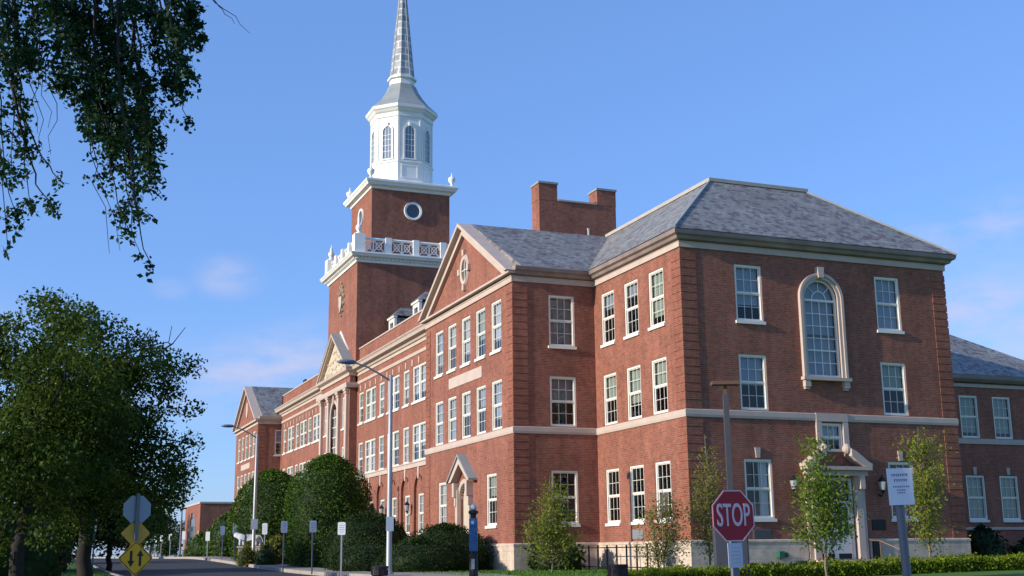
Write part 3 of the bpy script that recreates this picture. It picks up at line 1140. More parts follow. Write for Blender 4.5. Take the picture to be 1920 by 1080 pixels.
for sx in (-1, 1):
    x0, x1 = (cx - hwd + 0.13, cx - 0.01) if sx < 0 else (cx + 0.01, cx + hwd - 0.13)
    l = MB()
    l.box(x0, x1, 0.10, 0.14, zb_ + 0.02, zb_ + 1.0)
    l.box(x0, x0 + 0.12, 0.10, 0.14, zb_ + 1.0, 2.6)
    l.box(x1 - 0.12, x1, 0.10, 0.14, zb_ + 1.0, 2.6)
    l.box(x0 + 0.12, x1 - 0.12, 0.10, 0.14, 2.46, 2.6)
    l.box((x0 + x1) / 2 - 0.02, (x0 + x1) / 2 + 0.02, 0.105, 0.135, zb_ + 1.0, 2.46)
    l.build('door', WHITE, portal)
l = MB()
for x0, x1, z0, z1 in ((cx - hwd + 0.25, cx - 0.13, zb_ + 1.0, 2.46), (cx + 0.13, cx + hwd - 0.25, zb_ + 1.0, 2.46), (cx - hwd + 0.12, cx + hwd - 0.12, 2.76, zt_ - 0.12)):
    l = MB()
    l.quad((x0, 0.12, z0), (x1, 0.12, z0), (x1, 0.12, z1), (x0, 0.12, z1))
    l.build('door_glass', GLASS, portal)
l = MB()
l.box(cx - hwd + 0.2, cx - 0.1, 0.093, 0.099, zb_ + 0.04, zb_ + 0.26)
l.box(cx + 0.1, cx + hwd - 0.2, 0.093, 0.099, zb_ + 0.04, zb_ + 0.26)
l.build('kick_plate', DARKM, portal)
# small window in a stone frame above the doorway
x, hh, z0, z1 = SMW
s = MB()
s.box(x - hh - 0.26, x - hh, -0.09, 0.05, z0 - 0.1, z1 + 0.06)
s.box(x + hh, x + hh + 0.26, -0.09, 0.05, z0 - 0.1, z1 + 0.06)
s.box(x - hh - 0.26, x + hh + 0.26, -0.10, 0.05, z1 + 0.063, ZBT + 0.02)
s.build('stone_window_frame', STONEP, bld)
window(x, 0, 'S', (z0, z1), w=2 * hh, sill=False, blind=(0.6, BLINDW), cols=3, rows=1)
# steps and handrails
s = MB()
s.box(cx - 1.9, cx + 1.9, -1.6, -0.30, 0.0, 0.17)
s.box(cx - 1.55, cx + 1.55, -1.2, 0.05, 0.173, 0.335)
stp = s.build('door_steps', STONE, bld)
for sx in (-1, 1):
    h = MB()
    xx = cx + sx * 1.45
    h.tube([(xx, -0.15, 1.15), (xx, -0.9, 1.1), (xx + sx * 0.5, -1.9, 0.62), (xx + sx * 0.5, -2.0, 0.5)], [0.025] * 4, 6)
    h.tube([(xx, -0.9, 0.17), (xx, -0.9, 1.1)], [0.02, 0.02], 6)
    h.tube([(xx + sx * 0.5, -1.9, 0.0), (xx + sx * 0.5, -1.9, 0.62)], [0.02, 0.02], 6)
    h.build('handrail', BRASS, stp)

# pavilion doorway with gabled hood -------------------------------------------------------
cy, hwd, zb_, zt_ = BDOOR
s = MB()
for sy in (-1, 1):
    s.box(-PX - 0.20, -PX + 0.05, cy + sy * (hwd + 0.16) - 0.15, cy + sy * (hwd + 0.16) + 0.15, 0.35, 3.9)
    s.box(-PX - 0.36, -PX - 0.0, cy + sy * (hwd + 0.22) - 0.13, cy + sy * (hwd + 0.22) + 0.13, 3.55, 4.25)
    s.box(-PX - 0.26, -PX - 0.0, cy + sy * (hwd + 0.22) - 0.10, cy + sy * (hwd + 0.22) + 0.10, 3.1, 3.547)
    # hood: raking stones
    s.prism([(cy + sy * 1.60, 4.28), (cy + sy * 1.25, 4.28), (cy, 5.15), (cy, 5.5)], 0, -PX - 0.40, -PX + 0.02)
K = 14
for kk in range(K):
    a, b = PI * kk / K, PI * (kk + 1) / K
    P = lambda rr, t, xx: (xx, cy - rr * math.cos(t), zt_ - hwd + rr * math.sin(t))
    s.quad(P(hwd, a, -PX - 0.1), P(hwd, b, -PX - 0.1), P(hwd + 0.22, b, -PX - 0.1), P(hwd + 0.22, a, -PX - 0.1))
    s.quad(P(hwd, a, -PX - 0.1), P(hwd, b, -PX - 0.1), P(hwd, b, -PX + 0.1), P(hwd, a, -PX + 0.1))
po = s.build('hooded_doorway', STONEP, bld)
s = MB()
for sy in (-1, 1):
    s.prism([(cy + sy * 1.70, 4.26), (cy + sy * 1.70, 4.36), (cy, 5.64), (cy, 5.53)], 0, -PX - 0.48, -PX + 0.01)
s.build('hood_roof', LEAD, po)
s = MB()
s.prism([(cy - hwd, zb_), (cy + hwd, zb_)] + [(cy + hwd * math.cos(PI * k / 14), zt_ - hwd + hwd * math.sin(PI * k / 14)) for k in range(15)], 0, -PX + 0.14, -PX + 0.2)
s.build('door', plain('cream_door', (0.50, 0.43, 0.33), 0.6), po)
s = MB()
s.box(-PX - 1.4, -PX + 0.1, cy - 1.2, cy + 1.2, 0.0, 0.33)
s.build('door_step', STONE, po)

# portico -------------------------------------------------------------------------------------
pops = [(XCEN, 1.05, 6.6, 12.35, True), (47.15, 0.5, 10.1, 12.5, False), (53.05, 0.5, 10.1, 12.5, False), (47.15, 0.5, 6.5, 8.75, False), (53.05, 0.5, 6.5, 8.75, False)]
w = MB()
wall(w, (XC + 0.3, YD0), (XD, YD0), 0, 13.95)
wall(w, (XD, YD0), (XD, YD1), 0, 13.95, pops)
wall(w, (XD, YD1), (XC + 0.3, YD1), 0, 13.95)
port = w.build('portico', BRICK, bld)
s = MB()
for y in (45.95, 48.45, 51.75, 54.25):
    p = MB()
    p.box(XD - 0.28, XD + 0.0, y - 0.36, y + 0.36, 6.3, 6.75)
    p.box(XD - 0.20, XD + 0.0, y - 0.27, y + 0.27, 6.753, 12.62)
    p.box(XD - 0.26, XD + 0.0, y - 0.34, y + 0.34, 12.623, 12.82)
    p.box(XD - 0.32, XD + 0.0, y - 0.40, y + 0.40, 12.823, 13.0)
    p.build('pilaster', STONEP, port)
e = MB()
e.sweep([(XC, YD0), (XD, YD0), (XD, YD1), (XC, YD1)], [(0, 13.003), (0.34, 13.003), (0.38, 13.2), (0.38, 13.36), (0.1, 13.4), (0, 13.4)])
e.build('architrave', STONEP, port)
e = MB()
e.sweep([(XC, YD0), (XD, YD0), (XD, YD1), (XC, YD1)], [(0, 13.93), (0.1, 13.93), (0.12, 14.15), (0.40, 14.28), (0.46, 14.46), (0, 14.5)])
e.build('entablature', STONEP, port)
e = MB()
e.sweep([(XC, YD0), (XD, YD0), (XD, YD1), (XC, YD1)], [(0, 6.0), (0.36, 6.0), (0.36, 6.28), (0, 6.28)])
e.build('stone_base_course', STONEP, port)
t = MB()
yc_ = (YD0 + YD1) / 2
t.prism([(YD0 + 0.1, 14.5), (YD1 - 0.1, 14.5), (yc_, 17.35)], 0, XD, XD + 0.3)
# carved relief: overlapping low bosses and scrolls on the tympanum
for q in range(46):
    yy = yc_ + R_.uniform(-3.2, 3.2)
    zm = 14.6 + (1 - abs(yy - yc_) / 4.4) * 2.3
    zz = R_.uniform(14.75, max(14.8, zm))
    rr = R_.uniform(0.10, 0.24)
    t.v and None
    i0 = len(t.v)
    for ring, (fr, xx) in enumerate(((1, 0.0), (0.75, 0.08), (0.3, 0.12))):
        for j in range(8):
            a = 2 * PI * j / 8
            t.v.append((XD - xx, yy + rr * fr * math.cos(a) * 1.3, zz + rr * fr * math.sin(a)))
    for ring in range(2):
        for j in range(8):
            l = (j + 1) % 8
            t.f.append((i0 + ring * 8 + j, i0 + ring * 8 + l, i0 + ring * 8 + 8 + l, i0 + ring * 8 + 8 + j))
    t.f.append(tuple(i0 + 16 + j for j in range(8)))
t.build('carved_tympanum', plain('carved_stone', (0.52, 0.43, 0.31), 0.85, var=0.3, scale=3), port)
rk = MB()
for sy, yo in ((-1, YD0 - 0.42), (1, YD1 + 0.42)):
    for out, t0, t1 in ((0.42, 0.0, 0.20), (0.30, 0.203, 0.34)):
        sl = (17.85 - 14.5) / (yc_ - (YD0 - 0.42))
        ya = yo - sy * t0 / sl
        yl = yo - sy * t1 / sl
        rk.prism([(ya, 14.503), (yc_, 17.85 - t0), (yc_, 17.85 - t1), (yl, 14.503)], 0, XD - out, XD + 0.02)
rk.build('raking_cornice', STONEP, port)
pr_ = MB()
for sy, yo in ((-1, YD0 - 0.46), (1, YD1 + 0.46)):
    pr_.prism([(yo, 14.52), (yc_, 17.93), (yc_, 17.853), (yo - sy * 0.02, 14.505)], 0, XD - 0.45, -1.9)
pr_.build('portico_roof', LEAD, port)
fl = MB()
for sy, yo in ((-1, YD0), (1, YD1)):
    fl.prism([(yo + 0.02, 14.65), (yc_, 18.16), (yc_, 17.92), (yo + 0.02, 14.44)], 0, -2.24, -2.12)
fl.build('flashing', TWHITE, port)
aw2 = MB()
hwn = 1.05
zs2 = 12.35 - hwn
for kk in range(16):
    a, b = PI * kk / 16, PI * (kk + 1) / 16
    P = lambda rr, tt, xx: (xx, XCEN - rr * math.cos(tt), zs2 + rr * math.sin(tt))
    for r0, r1, x0 in ((hwn, hwn + 0.26, XD - 0.09),):
        aw2.quad(P(r0, a, x0), P(r0, b, x0), P(r1, b, x0), P(r1, a, x0))
        aw2.quad(P(r1, a, x0), P(r1, b, x0), P(r1, b, XD + 0.02), P(r1, a, XD + 0.02))
        aw2.quad(P(r0, a, x0), P(r0, b, x0), P(r0, b, XD + 0.1), P(r0, a, XD + 0.1))
for sy in (-1, 1):
    aw2.box(XD - 0.09, XD + 0.1, XCEN + sy * (hwn + 0.13) - 0.13, XCEN + sy * (hwn + 0.13) + 0.13, 6.5, zs2)
aw2.prism([(XCEN - 0.14, 12.36), (XCEN + 0.14, 12.36), (XCEN + 0.2, 13.0), (XCEN - 0.2, 13.0)], 0, XD - 0.16, XD + 0.02)
ao = aw2.build('arch_surround', STONEP, port)
g = MB()
g.poly([(XD + 0.16, XCEN - hwn, 6.6), (XD + 0.16, XCEN + hwn, 6.6)] + [(XD + 0.16, XCEN + hwn * math.cos(PI * k / 14), zs2 + hwn * math.sin(PI * k / 14)) for k in range(15)])
g.build('pane', GLASSB, ao)
g = MB()
for k in range(1, 4):
    yy = XCEN - hwn + 2 * hwn * k / 4
    g.box(XD + 0.10, XD + 0.15, yy - 0.03, yy + 0.03, 6.6, zs2 + 0.6)
for k in range(1, 7):
    z = 6.6 + (zs2 - 6.6) * k / 6
    g.box(XD + 0.105, XD + 0.145, XCEN - hwn, XCEN + hwn, z - 0.03, z + 0.03)
g.build('glazing_bars', WHITE, ao)
g = MB()
g.box(XD + 0.4, XD + 0.42, XCEN - hwn - 0.2, XCEN + hwn + 0.2, 6.5, 12.5)
g.build('blind', BLINDW, ao)
for y in (47.15, 53.05):
    for z in ((10.1, 12.5), (6.5, 8.75)):
        window(XD, y, 'W', z, w=1.0, cols=2, blind=(0.8, BLINDW))

# far pavilion: mirror of the near one --------------------------------------------------------
FY = [YE + (D2 - c) for c in BY]
fops = [(c, HW, z[0], z[1], False) for c in FY for z in (Z2, Z3)]
w = MB()
fside = [(-1.9, HW, Z3[0], Z3[1], False), (-1.9, HW, Z2[0], Z2[1], False)]
YF1 = YE + 0.02
wall(w, (3.0, YF1), (-PX, YF1), 0, ZT, fside)
wall(w, (-PX, YF1), (-PX, YF2), 0, ZT, fops)
wall(w, (-PX, YF2), (3.0, YF2), 0, ZT)
w.build('far_pavilion_wall', BRICK, bld)
for c in FY:
    for z in (Z2, Z3):
        window(-PX, c, 'W', z, sill=(z is Z3), blind=rb(0.9))
for z in (Z2, Z3):
    window(-1.9, YF1, 'S', z, blind=(0.55, BLIND))
mb = MB()
mb.box(-PX - 0.07, -PX + 0.02, YF1 - 0.07, YF2 + 0.07, 13.15, 13.40)
mb.box(-PX - 0.32, -PX + 0.02, YF1 - 0.3, YF2 + 0.3, 13.453, 13.62)
mb.sweep([(3, YF1), (-PX, YF1)], [(0, 13.18), (0.07, 13.18), (0.07, 13.40), (0.24, 13.5), (0.42, 13.68), (0.46, 13.88), (0, 13.88)])
mb.sweep([(3, YF1), (-PX, YF1), (-PX, YF2)], belt)
mb.box(-PX - 0.035, -PX + 0.02, FY[3] - 0.4, FY[1] + 0.4, 9.23, 9.78)
mb.build('far_cornice', STONEP, bld)
gable(YF1, YF2, -PX, 13.62, 17.62, 4, BRICK, STONEP)
mb = MB()
yfc = (YF1 + YF2) / 2
mb.prism([(yfc + 0.5 * math.cos(2 * PI * k / 16), 15.2 + 0.8 * math.sin(2 * PI * k / 16)) for k in range(16)], 0, -PX - 0.08, -PX + 0.02)
mb.build('oval_window', STONEP, bld)
r = MB()
r.prism([(YF1 - 0.40, ZE), (yfc, 17.66), (YF2 + 0.40, ZE)], 0, xr0, 7.0)
r.build('far_roof', SLATE, bld)
for z0, z1 in ((ZW + 0.04, ZBB - 0.02), (ZBT + 0.04, 13.16)):
    quoins([(-PX + QW, YF1), (-PX, YF1), (-PX, YF1 + QW)], z0, z1)

# right wing, set back --------------------------------------------------------------------------
YH = 12.0
HX = [25.5, 27.93, 30.36, 18.3, 20.7, 23.1]
HZ2, HZ1 = (6.92, 9.36), (2.3, 4.79)
hops = [(c, HW, z[0], z[1], False) for c in HX for z in (HZ1, HZ2)]
XH1 = 33.4
w = MB()
wall(w, (XH1, YH + 9), (XH1, YH), 0, 10.2)
wall(w, (XH1, YH), (W1 + 0.02, YH), 0, 10.2, hops)
w.build('right_wing_wall', BRICK, bld)
for c in HX[:3]:
    window(c, YH, 'S', HZ1, key=True, blind=(0.97, BLINDY))
    window(c, YH, 'S', HZ2, sill=False, blind=(0.9, BLINDY))
for c in HX[3:]:
    window(c, YH, 'S', HZ1, key=True)
    window(c, YH, 'S', HZ2, sill=False)
mb = MB()
pth = [(XH1, YH + 9), (XH1, YH), (W1 + 0.1, YH)]
mb.sweep(pth, [(0, 6.58), (0.07, 6.58), (0.07, 6.88), (0, 6.89)])
mb.sweep(pth, [(0, 1.75), (0.08, 1.75), (0.08, 1.9), (0, 1.91)])
mb.sweep(pth, [(0, 9.85), (0.07, 9.85), (0.07, 10.05), (0, 10.06)])
mb.build('right_wing_trim', STONEP, bld)
mb = MB()
mb.sweep(pth, [(0, 10.1), (0.25, 10.14), (0.4, 10.3), (0.44, 10.52), (0, 10.52)])
mb.build('right_wing_gutter', GUTTER, bld)
r = MB()
e0, e1, f0, f1 = W1 + 0.3, XH1 + 0.45, YH - 0.45, YH + 9.45
ym = (f0 + f1) / 2
r.v += [(e0, f0, 10.53), (e1, f0, 10.53), (e1, f1, 10.53), (e0, f1, 10.53), (e0, ym, 13.9), (e1 - 5.3, ym, 13.9)]
r.f += [(0, 1, 5, 4), (1, 2, 5), (2, 3, 4, 5), (3, 0, 4), (0, 3, 2, 1)]
r.build('right_wing_roof', SLATE, bld)

# rooms behind the glass: floors and inner walls
rm = MB()
rm.box(2.6, W1 - 2.6, 3.0, A_BACK - 0.5, 0.05, 13.3)
rm.box(-PX + 2.6, 2.4, D1 + 2.6, D2 - 0.4, 0.05, 13.3)
rm.box(XC + 3.0, 6.3, D2 + 0.1, YE - 0.4, 0.05, 13.9)
rm.box(-PX + 2.6, 2.8, YE + 2.7, YF2 - 0.4, 0.05, 13.3)
rm.box(W1 + 0.3, XH1 - 1, YH + 3, YH + 8.5, 0.05, 10.1)
rm.build('inner_room_walls', ROOM, bld)
fl_ = MB()
for zf in (0.15, 5.55, 9.75, 13.28):
    fl_.box(0.24, W1 - 0.05, 0.24, A_BACK - 0.6, zf, zf + 0.12)
    fl_.box(-PX + 0.24, 0.2, D1 + 0.24, D2 - 0.1, zf, zf + 0.12)
    fl_.box(XC + 0.42, 6.0, D2 + 0.05, YE - 0.3, zf + 0.02, zf + 0.14)
    fl_.box(-PX + 0.24, 2.9, YE + 0.3, YF2 - 0.05, zf, zf + 0.12)
fl_.build('floor_slabs', ROOM, bld)

# wall fittings
v = MB()
v.box(-0.03, 0.02, 4.05, 5.05, 1.30, 1.70)
v.build('wall_vent', GALV, bld)
v = MB()
v.box(2.85, 3.68, -0.03, 0.02, 1.22, 1.62)
for k in range(5):
    v.box(2.9, 3.63, -0.05, -0.033, 1.26 + 0.07 * k, 1.29 + 0.07 * k)
v.build('wall_vent', plain('vent_grille', (0.12, 0.11, 0.12), 0.6), bld)
v = MB()
v.box(8.75, 9.45, -0.035, 0.02, 1.55, 1.98)
v.build('name_plaque', DARKM, bld)


def lantern(x, y, z, face):
    sgn = -1
    o = MB()
    ox, oy = (-0.32, 0) if face == 'W' else (0, -0.32)
    o.lathe((x + ox, y + oy, z), [(0.03, -0.12), (0.10, 0.0), (0.17, 0.38), (0.19, 0.40), (0.10, 0.52), (0.03, 0.58), (0.03, 0.66)], 8)
    o.tube([(x, y, z - 0.15), (x + ox * 0.6, y + oy * 0.6, z - 0.25), (x + ox, y + oy, z - 0.1)], [0.03, 0.03, 0.03], 6)
    l = o.build('wall_lantern', DARKM, bld)
    g_ = MB()
    g_.lathe((x + ox, y + oy, z), [(0.105, 0.02), (0.176, 0.36)], 8)
    g_.build('lantern_glass', LENS, l)


lantern(XC, 31.3, 3.4, 'W')
lantern(XC, 37.2, 3.4, 'W')
lantern(9.2, 0, 3.2, 'S')
lantern(4.75, 0, 3.2, 'S')
v = MB()
v.box(3.85, 4.1, -0.34, -0.10, 0.48, 0.72)
v.tube([(3.97, -0.12, 0.4), (3.97, -0.2, 0.5)], [0.04, 0.04], 6)
v.lathe((4.25, -0.22, 0.48), [(0.05, 0), (0.11, 0.05), (0.11, 0.12), (0.04, 0.2)], 8)
v.build('flood_lamp', GREENP, bld)
v = MB()
v.box(8.62, 9.0, -0.16, 0.01, 0.05, 1.1)
v.build('stair_recess_shade', DARKM, bld)  # dark block stands in for the shade in the basement stair opening

# the tower --------------------------------------------------------------------------------------
TX, TY, TS = -2.15, 45.4, 9.35
tower = MB()
tower.box(TX, TX + TS, TY, TY + TS, 13.0, 22.9)
tw = tower.build('tower', BRICK, bld)
UX, UY, US = -0.65, 47.0, 6.5
sh = MB()
wall(sh, (UX, UY + US), (UX + US, UY + US), 23.5, 29.5)
wall(sh, (UX + US, UY + US), (UX + US, UY), 23.5, 29.5)
sh.box(UX, UX + US, UY, UY + US, 23.3, 29.48)
sh.v = sh.v[8:] if False else sh.v
ush = MB()
ush.box(UX, UX + US, UY, UY + US, 23.3, 29.48)
us = ush.build('upper_shaft', BRICK, tw)


def sq_path(x, y, s):
    return [(x, y + s), (x, y), (x + s, y)], [(x + s, y), (x + s, y + s), (x, y + s)]


def sq_sweep(mb, x, y, s, prof):
    # closed square, outside to the left when walked clockwise
    P = [(x, y), (x, y + s), (x + s, y + s), (x + s, y)]
    n = len(prof)
    i = len(mb.v)
    sg = [(-1, -1), (-1, 1), (1, 1), (1, -1)]
    for (px, py), (sx, sy) in zip(P, sg):
        for o, z in prof:
            mb.v.append((px + sx * o, py + sy * o, z))
    for k in range(4):
        l = (k + 1) % 4
        for j in range(n - 1):
            mb.f.append((i + k * n + j, i + k * n + j + 1, i + l * n + j + 1, i + l * n + j))


c = MB()
sq_sweep(c, TX, TY, TS, [(0, 22.72), (0.10, 22.74), (0.14, 22.9), (0.20, 22.95), (0.20, 23.08), (0.52, 23.14), (0.60, 23.26), (0.68, 23.36), (0.66, 23.42), (-2.2, 23.45)])
k = 0.0
while k < TS + 0.3:
    c.box(TX - 0.15 + k, TX + k, TY - 0.34, TY - 0.19, 22.955, 23.075)
    c.box(TX - 0.34, TX - 0.19, TY - 0.15 + k, TY + k, 22.955, 23.075)
    k += 0.31
c.build('tower_cornice', TWHITE, tw)
c = MB()
sq_sweep(c, UX, UY, US, [(0, 29.25), (0.08, 29.27), (0.12, 29.45), (0.42, 29.52), (0.50, 29.66), (0.60, 29.78), (0.60, 29.92), (0.5, 29.98), (-2.5, 30.0)])
c.build('upper_cornice', TWHITE, tw)
# balustrade with fretwork panels
b = MB()
BX0, BY0, BS = TX + 0.10, TY + 0.10, TS - 0.20
zb0, zb1 = 23.46, 24.80
posts = [0, BS * 0.25 + 0.05, BS * 0.5, BS * 0.75 - 0.05, BS]
for side in range(4):
    for pi, k in enumerate(posts[:-1]):
        a = {0: (BX0 + k, BY0), 1: (BX0, BY0 + BS - k), 2: (BX0 + BS - k, BY0 + BS), 3: (BX0 + BS, BY0 + k)}[side]
        wd = 0.42 if pi == 0 else 0.24
        b.box(a[0] - wd, a[0] + wd, a[1] - wd, a[1] + wd, zb0, zb1 + (0.14 if pi == 0 else 0.02))

    def PP(k, z):
        a = {0: (BX0 + k, BY0), 1: (BX0, BY0 + BS - k), 2: (BX0 + BS - k, BY0 + BS), 3: (BX0 + BS, BY0 + k)}[side]
        return (a[0], a[1], z)
    for k0, k1 in zip(posts[:-1], posts[1:]):
        ka, kb = k0 + 0.3, k1 - 0.3
        b.bar(PP(ka - 0.2, zb1 - 0.12), PP(kb + 0.2, zb1 - 0.12), 0.11)
        b.bar(PP(ka - 0.2, zb0 + 0.12), PP(kb + 0.2, zb0 + 0.12), 0.10)
        km = (ka + kb) / 2
        b.bar(PP(km, zb0 + 0.1), PP(km, zb1 - 0.1), 0.06)
        for q0, q1 in ((ka, km), (km, kb)):
            z0, z1 = zb0 + 0.2, zb1 - 0.2
            b.bar(PP(q0, z0), PP(q1, z1), 0.045)
            b.bar(PP(q0, z1), PP(q1, z0), 0.045)
            qm, zm = (q0 + q1) / 2, (z0 + z1) / 2
            dq, dz = (q1 - q0) * 0.27, (z1 - z0) * 0.30
            ring = [PP(qm + dq * math.cos(2 * PI * j / 10), zm + dz * math.sin(2 * PI * j / 10)) for j in range(11)]
            b.tube(ring, [0.04] * 11, 4)
b.build('balustrade', TWHITE, tw)
FIN = [(0.30, 0), (0.34, 0.12), (0.16, 0.2), (0.14, 0.32), (0.26, 0.42), (0.30, 0.62), (0.22, 0.8), (0.10, 0.9), (0.14, 1.0), (0.10, 1.15), (0.04, 1.35), (0.02, 1.55)]
for x, y in ((BX0, BY0), (BX0, BY0 + BS), (BX0 + BS, BY0), (BX0 + BS, BY0 + BS)):
    f_ = MB()
    s_ = 0.9
    f_.lathe((x, y, zb1 + 0.15), [(r_ * s_, z_ * s_) for r_, z_ in FIN], 12)
    f_.build('finial', TWHITE, tw, smooth=True)
URN = [(0.22, 0), (0.22, 0.1), (0.10, 0.18), (0.12, 0.28), (0.32, 0.5), (0.36, 0.72), (0.30, 0.84), (0.12, 0.92), (0.07, 1.05), (0.02, 1.3)]
for sx, sy in ((0, 0), (0, 1), (1, 0), (1, 1)):
    f_ = MB()
    f_.lathe((UX - 0.15 + sx * (US + 0.3), UY - 0.15 + sy * (US + 0.3), 30.0), [(q_[0] * 0.85, q_[1] * 0.92) for q_ in URN], 12)
    f_.build('urn', TWHITE, tw, smooth=True)
# round windows of the upper shaft
for face in ('S', 'W'):
    m = MB()
    K = 24
    cxx, czz = UX + US / 2 + 0.15, 27.66

    def RP(r_, a_, o_):
        if face == 'S':
            return (cxx + r_ * math.cos(a_), UY - o_, czz + r_ * math.sin(a_))
        return (UX - o_, UY + US / 2 + r_ * math.cos(a_), czz + r_ * math.sin(a_))
    for k in range(K):
        a_, b_ = 2 * PI * k / K, 2 * PI * (k + 1) / K
        m.quad(RP(0.76, a_, -0.02), RP(0.76, b_, -0.02), RP(0.74, b_, 0.12), RP(0.74, a_, 0.12))
        m.quad(RP(0.74, a_, 0.12), RP(0.74, b_, 0.12), RP(0.58, b_, 0.10), RP(0.58, a_, 0.10))
        m.quad(RP(0.58, a_, 0.10), RP(0.58, b_, 0.10), RP(0.56, b_, 0.01), RP(0.56, a_, 0.01))
    rw = m.build('round_window', TWHITE, tw)
# coat of arms carved on the tower front: pale shield in a darker wreath
ca = MB()
cyy = TY + TS / 2
sd_ = MB()
sd_.prism([(cyy - 0.42, 20.9), (cyy + 0.42, 20.9), (cyy + 0.40, 20.2), (cyy, 19.6), (cyy - 0.40, 20.2)], 0, TX - 0.2, TX + 0.02)
for dy, dz, rr in ((-0.75, 20.9, 0.22), (0.75, 20.9, 0.24), (0, 21.5, 0.26), (-0.4, 21.7, 0.17), (0.4, 21.75, 0.17), (-0.7, 20.3, 0.2), (0.7, 20.3, 0.2), (-0.5, 21.25, 0.2), (0.5, 21.25, 0.2), (0, 22.05, 0.16), (-0.45, 19.75, 0.16), (0.45, 19.75, 0.16), (0, 19.4, 0.15)):
    i0 = len(ca.v)
    for fr, xx in ((1, 0.0), (0.8, 0.12), (0.35, 0.17)):
        for j in range(8):
            a = 2 * PI * j / 8
            ca.v.append((TX - xx, cyy + dy + rr * fr * math.cos(a), dz + rr * fr * math.sin(a)))
    for ring in range(2):
        for j in range(8):
            l = (j + 1) % 8
            ca.f.append((i0 + ring * 8 + j, i0 + ring * 8 + l, i0 + ring * 8 + 8 + l, i0 + ring * 8 + 8 + j))
    ca.f.append(tuple(i0 + 16 + j for j in range(8)))
cao = ca.build('coat_of_arms', plain('dark_carved_stone', (0.27, 0.21, 0.15), 0.85, var=0.35, scale=4), tw)
sd_.build('shield', STONEP, tw)

g = MB()
K = 24
g.poly([(UX + US / 2 + 0.15 + 0.57 * math.cos(2 * PI * k / K), UY - 0.015, 27.66 + 0.57 * math.sin(2 * PI * k / K)) for k in range(K)])
g.build('round_pane', DGLASS, tw)
g = MB()
g.poly([(UX - 0.015, UY + US / 2 + 0.57 * math.cos(2 * PI * k / K), 27.66 + 0.57 * math.sin(2 * PI * k / K)) for k in range(K)])
g.build('round_pane', DGLASS, tw)

# belfry and spire (part of the building; an octagon with flat faces to the fronts)
OX, OY = UX + US / 2 + 0.10, UY + US / 2
AF = 2.40
sp = MB()
R8 = PI / 8
sp.lathe((OX, OY, 0), [(AF + 0.12, 29.99), (AF + 0.12, 30.5), (AF + 0.02, 30.55), (AF + 0.02, 31.98), (AF + 0.10, 32.05), (AF + 0.10, 32.2), (AF - 0.02, 32.24), (AF - 0.02, 35.95), (AF + 0.06, 36.0), (AF + 0.06, 36.35),
                       (AF + 0.18, 36.45), (AF + 0.30, 36.62), (AF + 0.40, 36.7), (AF + 0.42, 36.95), (AF + 0.34, 37.0), (0.5, 37.0)], 8, R8, True)
bf = sp.build('belfry', TWHITE, bld)
